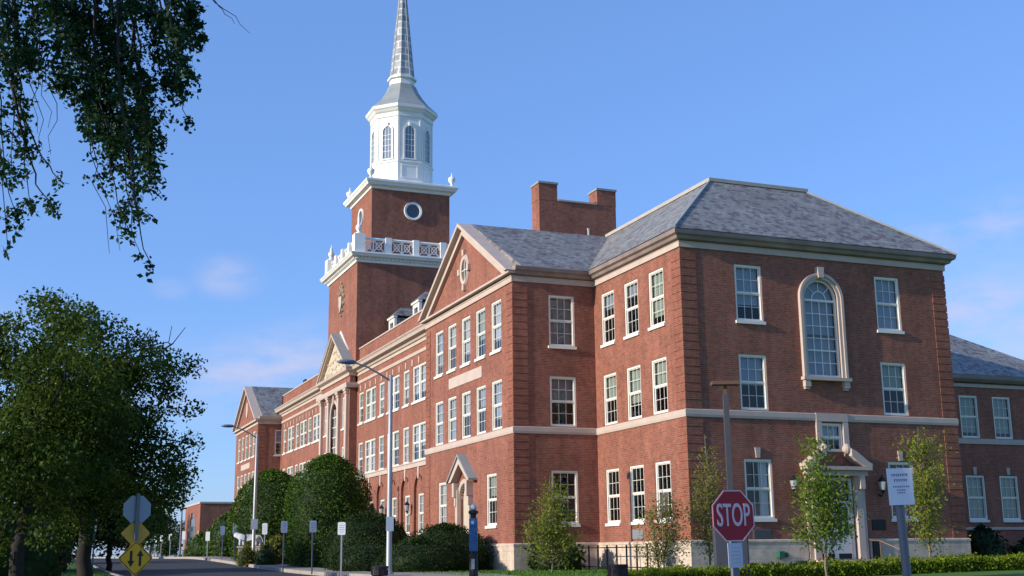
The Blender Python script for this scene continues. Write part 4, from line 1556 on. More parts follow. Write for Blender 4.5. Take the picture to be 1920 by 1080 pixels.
# windows and panels of each face
al = 2 * AF * math.tan(PI / 8)
pan, win_, gls = MB(), MB(), MB()
for fidx in range(8):
    a = fidx * PI / 4
    nx, ny = math.cos(a), math.sin(a)
    tx, ty = -ny, nx

    def FP(u, o, z):
        return (OX + nx * (AF - 0.02 + o) + tx * u, OY + ny * (AF - 0.02 + o) + ty * u, z)

    def fbox(mb, u0, u1, o0, o1, z0, z1):
        i = len(mb.v)
        mb.v += [FP(u0, o0, z0), FP(u1, o0, z0), FP(u1, o1, z0), FP(u0, o1, z0), FP(u0, o0, z1), FP(u1, o0, z1), FP(u1, o1, z1), FP(u0, o1, z1)]
        mb.f += [tuple(i + k for k in q) for q in ((3, 2, 1, 0), (4, 5, 6, 7), (0, 1, 5, 4), (1, 2, 6, 5), (2, 3, 7, 6), (3, 0, 4, 7))]
    # corner strips, base panel mouldings
    fbox(pan, -al / 2 + 0.02, -al / 2 + 0.16, -0.01, 0.05, 32.25, 35.94)
    fbox(pan, al / 2 - 0.16, al / 2 - 0.02, -0.01, 0.05, 32.25, 35.94)
    fbox(pan, -0.72, 0.72, 0.03, 0.07, 31.72, 31.85)
    fbox(pan, -0.72, 0.72, 0.03, 0.07, 30.68, 30.80)
    fbox(pan, -0.72, -0.62, 0.03, 0.07, 30.80, 31.72)
    fbox(pan, 0.62, 0.72, 0.03, 0.07, 30.80, 31.72)
    # arched window: frame ring, keystone
    hw8, z0, zsp = 0.40, 32.5, 34.75
    fbox(win_, -hw8 - 0.14, -hw8, -0.01, 0.09, z0 - 0.12, zsp)
    fbox(win_, hw8, hw8 + 0.14, -0.01, 0.09, z0 - 0.12, zsp)
    fbox(win_, -hw8 - 0.2, hw8 + 0.2, -0.01, 0.13, z0 - 0.24, z0 - 0.123)
    fbox(win_, -0.09, 0.09, -0.01, 0.14, zsp + hw8 + 0.02, zsp + hw8 + 0.36)
    K = 10
    for k in range(K):
        b0_, b1_ = PI * k / K, PI * (k + 1) / K
        q = lambda r_, t_, o_: FP(r_ * math.cos(t_), o_, zsp + r_ * math.sin(t_))
        win_.quad(q(hw8, b0_, 0.09), q(hw8, b1_, 0.09), q(hw8 + 0.14, b1_, 0.09), q(hw8 + 0.14, b0_, 0.09))
        win_.quad(q(hw8 + 0.14, b0_, 0.09), q(hw8 + 0.14, b1_, 0.09), q(hw8 + 0.14, b1_, -0.01), q(hw8 + 0.14, b0_, -0.01))
        win_.quad(q(hw8, b0_, 0.09), q(hw8, b1_, 0.09), q(hw8, b1_, 0.0), q(hw8, b0_, 0.0))
    fbox(win_, -0.16, -0.125, 0.016, 0.05, z0, zsp + 0.35)
    fbox(win_, 0.125, 0.16, 0.016, 0.05, z0, zsp + 0.35)
    for zz in (33.0, 33.5, 34.0, 34.4):
        fbox(win_, -hw8, -0.16, 0.016, 0.05, zz, zz + 0.035)
        fbox(win_, -0.125, 0.125, 0.016, 0.05, zz, zz + 0.035)
        fbox(win_, 0.16, hw8, 0.016, 0.05, zz, zz + 0.035)
    i = len(gls.v)
    gl_ = [FP(-hw8, 0.012, z0 - 0.12), FP(hw8, 0.012, z0 - 0.12)] + [FP(hw8 * math.cos(PI * k / 12), 0.012, zsp + hw8 * math.sin(PI * k / 12)) for k in range(13)]
    gls.poly(gl_)
pan.build('panel_mouldings', TWHITE, bf)
win_.build('belfry_window_frames', TWHITE, bf)
gls.build('belfry_panes', BGLASS, bf)
rf = MB()
rf.lathe((OX, OY, 0), [(AF + 0.40, 36.96), (AF + 0.30, 37.1), (2.05, 37.75), (1.62, 38.35), (1.28, 38.95), (1.10, 39.42)], 8, R8, True)
rf.build('bell_roof', LEAD, bld)
rf = MB()
rf.lathe((OX, OY, 0), [(0.98, 39.40), (0.98, 39.9), (1.16, 39.98), (1.16, 40.14), (0.98, 40.2)], 8, R8, True)
rf.build('spire_collar', TWHITE, bld)
rf = MB()
rf.lathe((OX, OY, 0), [(0.95, 40.18), (0.60, 44.2), (0.32, 47.4), (0.10, 50.0), (0.04, 50.8)], 8, R8, True)
spo = rf.build('spire', SPIRE, bld)
rf = MB()
for j in range(8):
    a = R8 + j * PI / 4
    k8 = 1 / math.cos(PI / 8)
    rf.tube([(OX + r_ * k8 * math.cos(a), OY + r_ * k8 * math.sin(a), z_) for r_, z_ in ((0.95, 40.2), (0.60, 44.2), (0.32, 47.4), (0.10, 50.0))], [0.035] * 4, 4)
rf.build('spire_ribs', LEAD, spo)

# ------------------------------------------------------------------ ground, road, pavement
XK0, XK1 = -20.6, -12.0


def grid(name, xs, ys, zf, mat, kind='structure'):
    me = bpy.data.meshes.new(name)
    V = [(x, y, zf(x, y)) for y in ys for x in xs]
    n = len(xs)
    F = [(j * n + i, j * n + i + 1, (j + 1) * n + i + 1, (j + 1) * n + i) for j in range(len(ys) - 1) for i in range(n - 1)]
    me.from_pydata(V, [], F)
    me.materials.append(mat)
    for p in me.polygons:
        p.use_smooth = True
    o = link(name, me)
    o['kind'] = kind
    return o


def ground_z(x, y):
    z = gz(x, y)
    if XK0 - 0.01 < x < XK1 + 0.01 and -46 < y < 400:
        z -= 0.3
    return z - 0.02


xs = sorted(set([-3000, -1200, -500, -250, -150, -100, -80, -65, -55, -46] + [x * 2.0 for x in range(-22, 31)] + [XK0 - 0.1, XK0, XK1, XK1 + 0.1, 70, 90, 130, 200, 350, 700, 1500, 3000]))
ys = sorted(set([-600, -200, -120, -80, -60, -52] + [y * 2.0 for y in range(-24, 60)] + [-46.1, -45.9, 130, 150, 180, 220, 280, 399.9, 400.1, 700, 1500, 3500]))
grid('ground', xs, ys, ground_z, GRASS)
rx = [XK0 - 0.02 + (XK1 - XK0 + 0.04) * i / 10 for i in range(11)]
ry = [y * 2.0 for y in range(-22, 60)] + [130, 150, 180, 220, 280, 398]
grid('road', rx, ry, lambda x, y: gz(x, y) - 0.13 - 0.02 * abs((x - (XK0 + XK1) / 2) / 4.3) ** 2, ASPH)
grid('pavement', [XK1 + 0.16, XK1 + 0.8, -10.6, -9.9], ry, lambda x, y: gz(x, y) + 0.012, CONC)
grid('forecourt', [-9.9, -8.8, -7.6], [-3.0, -1, 1, 3, 5, 7, 9.5], lambda x, y: gz(x, y) + 0.008, CONC)
kb = MB()
for x0, x1 in ((XK1, XK1 + 0.158), (XK0 - 0.158, XK0)):
    for a, b_ in zip(ry[:-1], ry[1:]):
        z0, z1 = gz(x0, a), gz(x0, b_)
        i = len(kb.v)
        kb.v += [(x0, a, z0 - 0.3), (x1, a, z0 - 0.3), (x1, a, z0 + 0.02), (x0, a, z0 + 0.02), (x0, b_, z1 - 0.3), (x1, b_, z1 - 0.3), (x1, b_, z1 + 0.02), (x0, b_, z1 + 0.02)]
        kb.f += [tuple(i + k for k in q) for q in ((3, 2, 6, 7), (0, 3, 7, 4), (1, 5, 6, 2))]
tag(kb.build('kerb', KERB), kind='structure')

# lawn blades where the lawn shows in front of the building
P = []
for _ in range(16000):
    x = R_.uniform(-9.5, 16)
    y = R_.uniform(-6.6, 9)
    if x > -0.2 and y > -0.2:
        continue
    P.append((x, y, gz(x, y) - 0.03))
for _ in range(5000):
    x = R_.uniform(-32, -21)
    y = R_.uniform(-8, 40)
    P.append((x, y, gz(x, y) - 0.03))
P = np.array(P)
n = len(P)
v = np.empty((n, 3, 3))
dirs = rng.normal(size=(n, 2)) * 0.05
side = rng.normal(size=(n, 2))
side /= np.linalg.norm(side, axis=1)[:, None]
v[:, 0] = P
v[:, 1] = P
v[:, 0, :2] += side * 0.02
v[:, 1, :2] -= side * 0.02
v[:, 2] = P
v[:, 2, :2] += dirs
v[:, 2, 2] += 0.07 + 0.05 * rng.random(n)
me = bpy.data.meshes.new('lawn_grass')
me.vertices.add(n * 3)
me.vertices.foreach_set('co', v.reshape(-1))
me.loops.add(n * 3)
me.loops.foreach_set('vertex_index', np.arange(n * 3, dtype=np.int32))
me.polygons.add(n)
me.polygons.foreach_set('loop_start', np.arange(0, n * 3, 3, dtype=np.int32))
me.polygons.foreach_set('loop_total', np.full(n, 3, dtype=np.int32))
me.update(calc_edges=True)
me.materials.append(GRASSB)
tag(link('lawn_grass', me), 'short green lawn grass in front of the brick building', 'grass', kind='stuff')


# ------------------------------------------------------------------ vegetation
def clump_points(centres, radii, per):
    out = []
    for c, r in zip(centres, radii):
        m = int(per * (r ** 2))
        q = rng.normal(size=(m, 3))
        q /= np.linalg.norm(q, axis=1)[:, None]
        q *= (r * rng.random((m, 1)) ** 0.5)
        q[:, 2] *= 0.75
        out.append(np.asarray(c) + q)
    return np.concatenate(out)


def limb(mb, a, b, r0, r1, wob=0.12, n=6, sag=0.0):
    a, b = Vector(a), Vector(b)
    L = (b - a).length
    pts, rr = [], []
    for k in range(n + 1):
        t = k / n
        p = a.lerp(b, t)
        if 0 < k < n:
            p += Vector((R_.uniform(-1, 1), R_.uniform(-1, 1), R_.uniform(-0.5, 0.5))) * wob * L * 0.5
        p.z += sag * L * math.sin(PI * t)
        pts.append(p)
        rr.append(r0 + (r1 - r0) * t)
    mb.tube(pts, rr, 7)
    return pts


def big_tree(name, label, x, y, H, rx, rz, zc, nclump, cr, per, leaf, mat, group=None, trunk_r=0.3, lean=(0, 0), bare=0, zlow=None, accept=None, limbs=26, extra=()):
    zb = gz(x, y) - 0.1
    t = thing(name, label, 'tree', (x, y, zb), group=group)
    tr = MB()
    fork = 0.3 * H
    top = Vector((lean[0], lean[1], H * 0.8))
    trunk = limb(tr, (0, 0, 0), (lean[0] * 0.3, lean[1] * 0.3, fork), trunk_r * 1.15, trunk_r * 0.85, 0.06)
    limb(tr, trunk[-1] - Vector((0, 0, 0.05)), top, trunk_r * 0.86, 0.05, 0.1)
    cs, rs = [], []
    tries = 0
    while len(cs) < nclump and tries < nclump * 30:
        tries += 1
        u = rng.normal(size=3)
        u /= np.linalg.norm(u)
        az_, el_ = math.atan2(u[1], u[0]), math.asin(u[2])
        rad = rng.random() ** 0.40 * (0.90 + 0.16 * math.sin(3 * az_ + x) + 0.14 * math.sin(5 * az_ + 4 * el_ + y) + 0.10 * math.sin(7 * el_ + 2 * az_))
        p = np.array([u[0] * rx * rad + lean[0] * 0.6, u[1] * rx * rad + lean[1] * 0.6, zc + u[2] * rz * rad])
        if zlow is not None and p[2] < zlow:
            continue
        if accept and not accept(p + np.array([x, y, zb])):
            continue
        cs.append(p)
        rs.append(cr * (0.45 + 0.95 * rng.random() ** 1.5))
    for ex in extra:
        cs.append(np.array(ex[:3]))
        rs.append(ex[3])
    order = list(range(len(cs)))
    R_.shuffle(order)
    for i in order[:limbs]:
        s = trunk[-1].lerp(top, R_.uniform(0.0, 0.7))
        limb(tr, s, cs[i], 0.08 * trunk_r / 0.3, 0.015, 0.14)
    for i in range(bare):
        a = R_.uniform(-0.6, 0.6)
        s = top * 0.9
        e_ = Vector((lean[0] + 1.5 + R_.uniform(-0.6, 0.6), lean[1] + R_.uniform(-0.5, 0.5), H + R_.uniform(-1.2, 0.1)))
        limb(tr, s, e_, 0.04, 0.008, 0.2)
    tr.build('trunk', BARK, t, smooth=True)
    leaves('crown', clump_points(cs, rs, per), leaf, mat, t)
    return t


def bush(name, label, x, y, rx, ry, h, leaf, mat, dens, group=None, lump=0.10, dome=0.5, core=True):
    """clipped dome: leaves over an uneven shell, dark twiggy core inside"""
    zb = gz(x, y) - 0.1
    t = thing(name, label, 'shrub', (x, y, zb), group=group)
    ph = rng.random(6) * 6.28

    def shell(th, z):
        # radius factor at height fraction z: bullet shape
        return (1 - max(0, (z - dome) / (1 - dome)) ** 2.2) ** 0.5 * (0.86 + 0.14 * min(1, z / 0.25)) * (
            1 + lump * (math.sin(3 * th + ph[0] + 4 * z) * 0.5 + math.sin(5 * th + ph[1] - 7 * z) * 0.35 + math.sin(9 * th + ph[2] + 11 * z) * 0.25))
    n = int(dens * (rx + ry) / 2 * h * 5)
    pts = []
    for _ in range(n):
        th = R_.uniform(0, 2 * PI)
        z = R_.random() ** 0.85
        if R_.random() < 0.22:
            z = 1 - 0.12 * R_.random() ** 2
        f = shell(th, min(z, 0.999)) * (1 - 0.16 * R_.random() ** 2 + 0.04 * R_.random())
        if z > 0.85:
            f *= R_.random() ** 0.35
        if R_.random() < 0.05:
            f *= 1.0 + 0.10 * R_.random()
        pts.append((rx * f * math.cos(th), ry * f * math.sin(th), z * h + R_.uniform(-0.06, 0.06) + (0.14 * R_.random() ** 3 if z > 0.8 else 0)))
    leaves('foliage', pts, leaf, mat, t, aspect=0.7)
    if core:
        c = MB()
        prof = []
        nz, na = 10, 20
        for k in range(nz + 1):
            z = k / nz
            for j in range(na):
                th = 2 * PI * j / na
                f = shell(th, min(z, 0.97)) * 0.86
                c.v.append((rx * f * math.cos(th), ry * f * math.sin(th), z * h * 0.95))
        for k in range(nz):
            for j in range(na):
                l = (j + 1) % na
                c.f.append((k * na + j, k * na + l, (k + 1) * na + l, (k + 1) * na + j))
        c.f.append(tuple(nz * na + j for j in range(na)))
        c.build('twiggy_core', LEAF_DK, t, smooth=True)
    return t


def young_tree(name, label, x, y, H, crown, leaf, mat, n, group, stems=1, tr=0.045, seed=0):
    """crown: list of (dx, dz, radius) lobes"""
    zb = gz(x, y) - 0.05
    t = thing(name, label, 'tree', (x, y, zb), group=group)
    m = MB()
    for s in range(stems):
        a = 2 * PI * s / max(1, stems) + 0.6
        off = 0.0 if stems == 1 else 0.16
        limb(m, (off * math.cos(a), off * math.sin(a), 0), (off * 3.4 * math.cos(a), off * 3.4 * math.sin(a), H * 0.95), tr, 0.008, 0.03, 7)
    pts = []
    tot = sum(r ** 2 for _, _, r in crown)
    for dx, dz, r in crown:
        m_ = int(n * r ** 2 / tot)
        nb = max(3, m_ // 28)
        for b in range(nb):
            u = rng.normal(size=3)
            u /= np.linalg.norm(u)
            q = np.array([dx, 0, dz]) + u * r * rng.random() ** 0.4 * np.array([1, 1, 1.05])
            st = Vector((dx * 0.25, 0, max(0.3, min(H * 0.85, q[2] - 0.5))))
            limb(m, st, q, 0.012, 0.004, 0.1, 3)
            for _ in range(max(2, m_ // nb)):
                k = rng.random()
                base = np.array(st) * (1 - k) * 0.5 + q * (1 - (1 - k) * 0.5)
                pts.append(base + rng.normal(size=3) * 0.17)
    m.build('trunk', BARKL, t, smooth=True)
    leaves('crown', pts, leaf, mat, t, aspect=0.55, down=0.25)
    return t


# the large tree at the left and its neighbours
def acc_main(p):
    return True


p_ = at(158, 1078, 32)
big_tree('broadleaf_tree', 'large dark green broadleaf tree at the left edge of the road', p_.x, p_.y, 7.6, 2.45, 3.1, 4.75, 205, 0.54, 860, 0.095, LEAF_OAK, trunk_r=0.19, bare=9, zlow=1.9, limbs=40,
         extra=[(1.95, 0.5, 2.75, 0.42), (2.15, 0.2, 3.1, 0.45), (1.9, -0.4, 3.4, 0.5), (2.35, 0.3, 4.4, 0.5), (1.3, 0.3, 2.9, 0.4), (-1.9, -0.8, 7.0, 0.6), (-1.2, -0.4, 7.5, 0.55), (-0.4, 0.2, 7.5, 0.5), (-2.2, -0.3, 6.2, 0.6)])
p_ = at(35, 1078, 29)
big_tree('broadleaf_tree', 'second broadleaf tree at the picture edge, left of the large one', p_.x, p_.y, 7.5, 2.6, 3.0, 4.5, 210, 0.6, 640, 0.10, LEAF_OAK, trunk_r=0.16, zlow=0.9)
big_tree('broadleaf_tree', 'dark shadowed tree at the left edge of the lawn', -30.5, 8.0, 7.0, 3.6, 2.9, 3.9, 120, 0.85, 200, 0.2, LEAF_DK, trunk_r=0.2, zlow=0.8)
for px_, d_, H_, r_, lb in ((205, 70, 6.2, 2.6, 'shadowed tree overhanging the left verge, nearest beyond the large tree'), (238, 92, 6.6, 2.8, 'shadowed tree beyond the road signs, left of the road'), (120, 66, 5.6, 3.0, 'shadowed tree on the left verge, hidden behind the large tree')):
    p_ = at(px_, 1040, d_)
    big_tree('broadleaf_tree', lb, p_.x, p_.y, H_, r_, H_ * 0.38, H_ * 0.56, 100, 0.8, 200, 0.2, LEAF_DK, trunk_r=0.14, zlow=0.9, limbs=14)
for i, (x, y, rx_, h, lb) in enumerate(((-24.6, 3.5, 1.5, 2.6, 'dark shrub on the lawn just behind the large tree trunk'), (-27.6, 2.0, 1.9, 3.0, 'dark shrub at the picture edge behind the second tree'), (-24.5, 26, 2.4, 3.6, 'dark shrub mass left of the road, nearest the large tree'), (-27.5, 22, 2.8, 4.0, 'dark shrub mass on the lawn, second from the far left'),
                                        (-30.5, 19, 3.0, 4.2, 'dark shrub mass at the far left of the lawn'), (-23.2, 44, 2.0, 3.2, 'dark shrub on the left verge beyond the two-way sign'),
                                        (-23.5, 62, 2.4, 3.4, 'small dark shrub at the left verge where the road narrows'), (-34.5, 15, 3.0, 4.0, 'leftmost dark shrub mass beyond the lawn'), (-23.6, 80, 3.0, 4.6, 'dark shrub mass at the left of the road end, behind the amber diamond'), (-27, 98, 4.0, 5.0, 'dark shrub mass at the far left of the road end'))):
    bush('dark_shrub', lb, x, y, rx_, rx_, h, 0.22, LEAF_DK, 30, group='dark shrubs beside the road', lump=0.16)  # dark masses filling the near-black shade behind the left trees

# clipped evergreens in front of the building
EVG = 'evergreen bushes in front of the building'
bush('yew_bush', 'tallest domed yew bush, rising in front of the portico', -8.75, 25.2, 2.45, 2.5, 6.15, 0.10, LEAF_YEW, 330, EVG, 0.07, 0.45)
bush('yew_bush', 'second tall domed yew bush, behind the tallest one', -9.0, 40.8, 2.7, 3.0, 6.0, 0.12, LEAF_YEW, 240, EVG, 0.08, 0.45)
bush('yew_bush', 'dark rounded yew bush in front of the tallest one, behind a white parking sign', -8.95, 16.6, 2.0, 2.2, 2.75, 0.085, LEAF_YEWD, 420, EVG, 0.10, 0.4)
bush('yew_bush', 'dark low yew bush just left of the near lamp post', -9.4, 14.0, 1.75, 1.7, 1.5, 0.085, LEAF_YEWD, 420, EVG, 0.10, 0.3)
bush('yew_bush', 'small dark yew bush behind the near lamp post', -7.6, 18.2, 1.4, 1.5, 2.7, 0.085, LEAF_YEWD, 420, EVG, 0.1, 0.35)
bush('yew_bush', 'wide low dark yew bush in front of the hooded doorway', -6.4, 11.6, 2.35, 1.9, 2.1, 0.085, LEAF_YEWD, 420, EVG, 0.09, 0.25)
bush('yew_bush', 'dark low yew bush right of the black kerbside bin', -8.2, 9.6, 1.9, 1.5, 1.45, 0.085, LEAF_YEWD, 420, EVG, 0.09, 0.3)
bush('juniper_bush', 'loose spreading juniper bush at the corner of the gabled pavilion', -2.75, 7.2, 1.25, 1.0, 1.65, 0.2, LEAF_YEWD, 60, None, 0.3, 0.2)
bush('juniper_bush', 'dark shrub against the recessed right wing', 24.2, 10.4, 1.3, 1.0, 1.9, 0.2, LEAF_DK, 60, None, 0.25, 0.25)
bush('juniper_bush', 'low dark shrub at the far right under the wing windows', 27.4, 10.4, 1.5, 1.0, 1.2, 0.2, LEAF_DK, 60, None, 0.25, 0.25)
for (px_, d_, rr, h_, lb) in ((375, 128, 1.5, 2.3, 'rounded evergreen shrub far down the pavement, left of the far pavilion'), (400, 118, 1.5, 2.7, 'low evergreen shrub beside a far parking sign'),
                             (426, 110, 1.9, 3.7, 'evergreen shrub at the foot of the far pavilion'), (357, 150, 1.3, 1.7, 'most distant evergreen shrub by the far low building'),
                             (520, 76, 1.2, 1.6, 'olive low bush beside the white sculpture')):
    p_ = at(px_, 1040, d_)
    bush('pavement_shrub', lb, p_.x, p_.y, rr * 0.8, rr, h_, 0.2, LEAF_YEW if h_ > 2 else LEAF_OLIVE, 60, 'shrubs along the far pavement', 0.12, 0.4)
for (px_, d_, rr, h_, lb) in ((462, 76, 0.62, 1.1, 'yellow green clipped ball shrub left of the second lamp post'), (500, 74, 0.75, 1.15, 'dark ball shrub right of the second lamp post')):
    p_ = at(px_, 1050, d_)
    bush('ball_shrub', lb, p_.x, p_.y, rr, rr, h_, 0.1, LEAF_OLIVE if px_ < 480 else LEAF_YEWD, 200, None, 0.06, 0.3)

# young trees on the lawn
YG = 'young staked trees on the lawn'
p_ = at(1035, 1062, 48)
young_tree('young_tree', 'young olive green tree beside the gabled pavilion corner', p_.x, p_.y, 4.0, [(0, 1.9, 1.15), (0.1, 2.7, 0.85), (-0.45, 1.4, 0.95), (0.5, 1.3, 0.95), (0.15, 3.3, 0.5), (-0.75, 2.0, 0.5), (0.85, 2.1, 0.45)], 0.10, LEAF_YOUNG, 4600, YG)
p_ = at(1243, 1066, 45)
young_tree('young_tree', 'thin multi-stemmed young tree in front of the sunlit end block windows', p_.x, p_.y, 3.2, [(0, 1.6, 0.8), (0.55, 1.2, 0.65), (-0.5, 1.1, 0.6), (0.1, 2.5, 0.5), (0.6, 2.3, 0.5), (-0.45, 2.2, 0.45)], 0.085, LEAF_OLIVE, 3000, YG, stems=5, tr=0.03)
p_ = at(1332, 1066, 46)
young_tree('young_tree', 'slender sparse young tree behind the stop sign', p_.x, p_.y, 5.4, [(0, 3.2, 0.85), (-0.3, 2.2, 0.8), (0.2, 4.3, 0.55), (0.1, 1.4, 0.55), (0.45, 2.7, 0.6)], 0.09, LEAF_OLIVE, 2900, YG)
p_ = at(1553, 1078, 39)
young_tree('young_tree', 'bright green young tree in front of the end doorway', p_.x, p_.y, 5.0, [(0, 2.5, 0.95), (0.1, 3.2, 0.75), (-0.6, 1.95, 0.65), (0.6, 2.0, 0.6), (-0.15, 4.2, 0.55), (-0.65, 3.2, 0.6), (0.5, 2.9, 0.6)], 0.105, LEAF_BRIGHT, 4800, YG)
p_ = at(1743, 1062, 47)
young_tree('young_tree', 'bright green young tree right of the white notice sign', p_.x, p_.y, 5.5, [(0, 3.1, 1.0), (0.2, 4.2, 0.85), (-0.2, 2.2, 0.9), (0.4, 1.6, 0.75), (-0.4, 4.6, 0.5), (0.4, 3.4, 0.75)], 0.105, LEAF_YOUNG, 4200, YG)

# low hedge along the edge of the lawn
hd = thing('low_hedge', 'low clipped yellow green hedge along the lawn edge in front of the end block', 'hedge', (0, -7.4, 0))
P = []
for _ in range(26000):
    x = R_.uniform(-7.2, 21)
    h_ = 0.41 + 0.04 * math.sin(x * 2.1) + 0.04 * math.sin(x * 5.3 + 1) + 0.03 * math.sin(x * 11.7)
    q = R_.random()
    if q < 0.45:
        P.append((x, R_.uniform(-0.42, 0.42), gz(x, -7.4) + h_ + R_.uniform(-0.08, 0.05) + 0.12 * R_.random() ** 6))
    elif q < 0.9:
        P.append((x, -0.42 + R_.uniform(-0.05, 0.08), gz(x, -7.4) + h_ * R_.random()))
    else:
        P.append((x, 0.42 + R_.uniform(-0.08, 0.05), gz(x, -7.4) + h_ * R_.random()))
leaves('hedge_foliage', P, 0.085, LEAF_HEDGE, hd, aspect=0.7)
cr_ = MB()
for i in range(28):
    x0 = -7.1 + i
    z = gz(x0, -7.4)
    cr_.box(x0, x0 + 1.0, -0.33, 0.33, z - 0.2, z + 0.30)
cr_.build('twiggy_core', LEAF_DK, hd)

# far trees beyond the road
for i, (px_, d_, H_, r_, lb) in enumerate(((283, 175, 7.2, 3.4, 'pale far tree at the end of the road, right of the sign back'), (262, 190, 8.5, 4.0, 'far tree at the end of the road behind the yellow signs'),
                                           (330, 260, 8.0, 4.0, 'faint far tree just left of the low far building'), (238, 165, 6.5, 3.6, 'far dark tree left of the road end'), (312, 230, 4.5, 3.0, 'low far tree in the gap at the road end'))):
    p_ = at(px_, 1040, d_)
    big_tree('far_tree', lb, p_.x, p_.y, H_, r_, H_ * 0.36, H_ * 0.58, 60, 0.95, 70, 0.42, LEAF_FAR if i != 3 else LEAF_DK, 'far trees at the end of the road', trunk_r=0.16, zlow=H_ * 0.15, limbs=12)

# overhanging branches of a near tree, trunk just left of the picture
ot = thing('weeping_tree', 'overhanging near tree with drooping dark leafy branches at the upper left', 'tree', (0, 0, 0))
tm = MB()
base = Vector((-31.5, -33.0, -0.9))
crown = Vector((-30.6, -32.4, 6.9))
tm.tube([base, base.lerp(crown, 0.35) + Vector((0.15, 0, 0)), base.lerp(crown, 0.7), crown], [0.34, 0.27, 0.22, 0.16], 10)
boughs = [((-60, -90), 12.4), ((90, -110), 12.0), ((200, -120), 11.6), ((330, -100), 12.2), ((120, -60), 12.8)]
for (px_, py_), d_ in boughs:
    e_ = at(px_, py_, d_)
    limb(tm, crown.lerp(base, R_.uniform(0, 0.12)), e_, 0.09, 0.03, 0.08, 7, 0.1)
# drooping strands: (top, bottom) through the picture, spread, leaves
strands = [
    ((-20, -80), (-5, 90), (12, 470), 18, 260), ((30, -80), (30, 60), (20, 330), 20, 260), ((60, -90), (70, 30), (60, 120), 26, 420),
    ((20, -60), (40, 230), (60, 400), 14, 150), ((90, -90), (110, 60), (120, 180), 26, 480), ((130, -90), (150, 80), (165, 260), 24, 480), ((170, -100), (190, 110), (215, 330), 26, 560),
    ((200, -100), (225, 130), (250, 400), 24, 480), ((230, -100), (255, 120), (285, 345), 22, 480), ((260, -100), (290, 100), (320, 180), 22, 420),
    ((300, -100), (330, 60), (355, 150), 18, 380), ((330, -100), (355, 30), (378, 70), 14, 260), ((290, -90), (310, 170), (362, 232), 11, 180), ((170, -80), (190, 300), (235, 430), 16, 180),
    ((200, -60), (225, 340), (262, 480), 12, 120), ((215, 0), (245, 400), (285, 512), 7, 55), ((240, -40), (270, 260), (292, 350), 12, 150), ((-30, -60), (-15, 260), (35, 420), 14, 130),
    ((10, 100), (70, 330), (128, 345), 9, 70), ((20, 150), (60, 380), (112, 395), 9, 90), ((140, -60), (200, 170), (215, 260), 26, 420), ((90, -60), (150, 150), (180, 220), 22, 320),
    ((0, -80), (10, 40), (0, 120), 30, 380), ((40, -80), (110, 20), (200, 60), 30, 480), ((180, -80), (270, 30), (350, 60), 28, 520), ((120, -80), (200, 90), (290, 200), 28, 520),
    ((210, -60), (250, 160), (290, 340), 24, 520), ((240, -60), (280, 180), (280, 320), 22, 420), ((280, -80), (330, 60), (345, 165), 18, 360), ((180, -60), (200, 180), (225, 300), 24, 480),
    ((320, -60), (345, 40), (382, 95), 13, 220), ((160, -60), (170, 120), (180, 240), 24, 420), ((210, 60), (240, 330), (265, 415), 13, 160), ((-10, -60), (30, 60), (60, 110), 24, 420), ((60, -60), (130, 30), (150, 110), 26, 480),
]
LP = []
for si, (a, b_, c_, spr, nl) in enumerate(strands):
    d0_ = 11.2 + 1.7 * R_.random()
    n_ = 12
    pts = []
    for k in range(n_ + 1):
        t = k / n_
        px_ = (1 - t) ** 2 * a[0] + 2 * t * (1 - t) * b_[0] + t * t * c_[0]
        py_ = (1 - t) ** 2 * a[1] + 2 * t * (1 - t) * b_[1] + t * t * c_[1]
        p_ = at(px_ + R_.uniform(-5, 5), py_, d0_ + 0.3 * math.sin(3 * t + si))
        pts.append(p_)
    tm.tube(pts, [0.014 - 0.011 * k / n_ for k in range(n_ + 1)], 5)
    # side twigs, leaves in little sprays along them
    ntw = max(7, nl // 10)
    for q in range(ntw):
        t = R_.random() ** 0.8 * n_
        k = min(n_ - 1, int(t))
        p_ = pts[k].lerp(pts[k + 1], t - k)
        L_ = spr / 189 * R_.uniform(0.6, 2.6)
        dv = Vector((R_.uniform(-1, 1), R_.uniform(-1, 1), R_.uniform(-1.3, 0.2))).normalized() * L_
        if q % 2 == 0:
            tm.tube([p_, p_ + dv * 0.5 + Vector((0, 0, 0.02)), p_ + dv], [0.004, 0.003, 0.0015], 3)
        for _ in range(max(3, int(1.75 * nl / ntw))):
            u = R_.random()
            LP.append(p_ + dv * u + Vector((R_.gauss(0, 0.028), R_.gauss(0, 0.028), R_.gauss(0, 0.028))))
# bare twigs reaching right
for a, b_ in (((370, -30), (468, 62)), ((395, -10), (440, 45)), ((30, 60), (55, 230)), ((60, 100), (80, 280)), ((75, 60), (70, 250)), ((155, 220), (205, 475)), ((165, 200), (225, 470)), ((240, 290), (290, 375)), ((95, 90), (95, 290)), ((250, 250), (300, 345)), ((30, 40), (35, 250)), ((70, 60), (90, 240))):
    dd = R_.uniform(11.5, 12.5)
    p0_, p1_ = at(*a, dd), at(*b_, dd + 0.2)
    limb(tm, p0_, p1_, 0.006, 0.002, 0.12, 6)
tm.build('trunk', BARK, ot, smooth=True)
leaves('hanging_foliage', [tuple(p) for p in LP], 0.052, LEAF_BIRCH, ot, aspect=0.66, down=0.4)


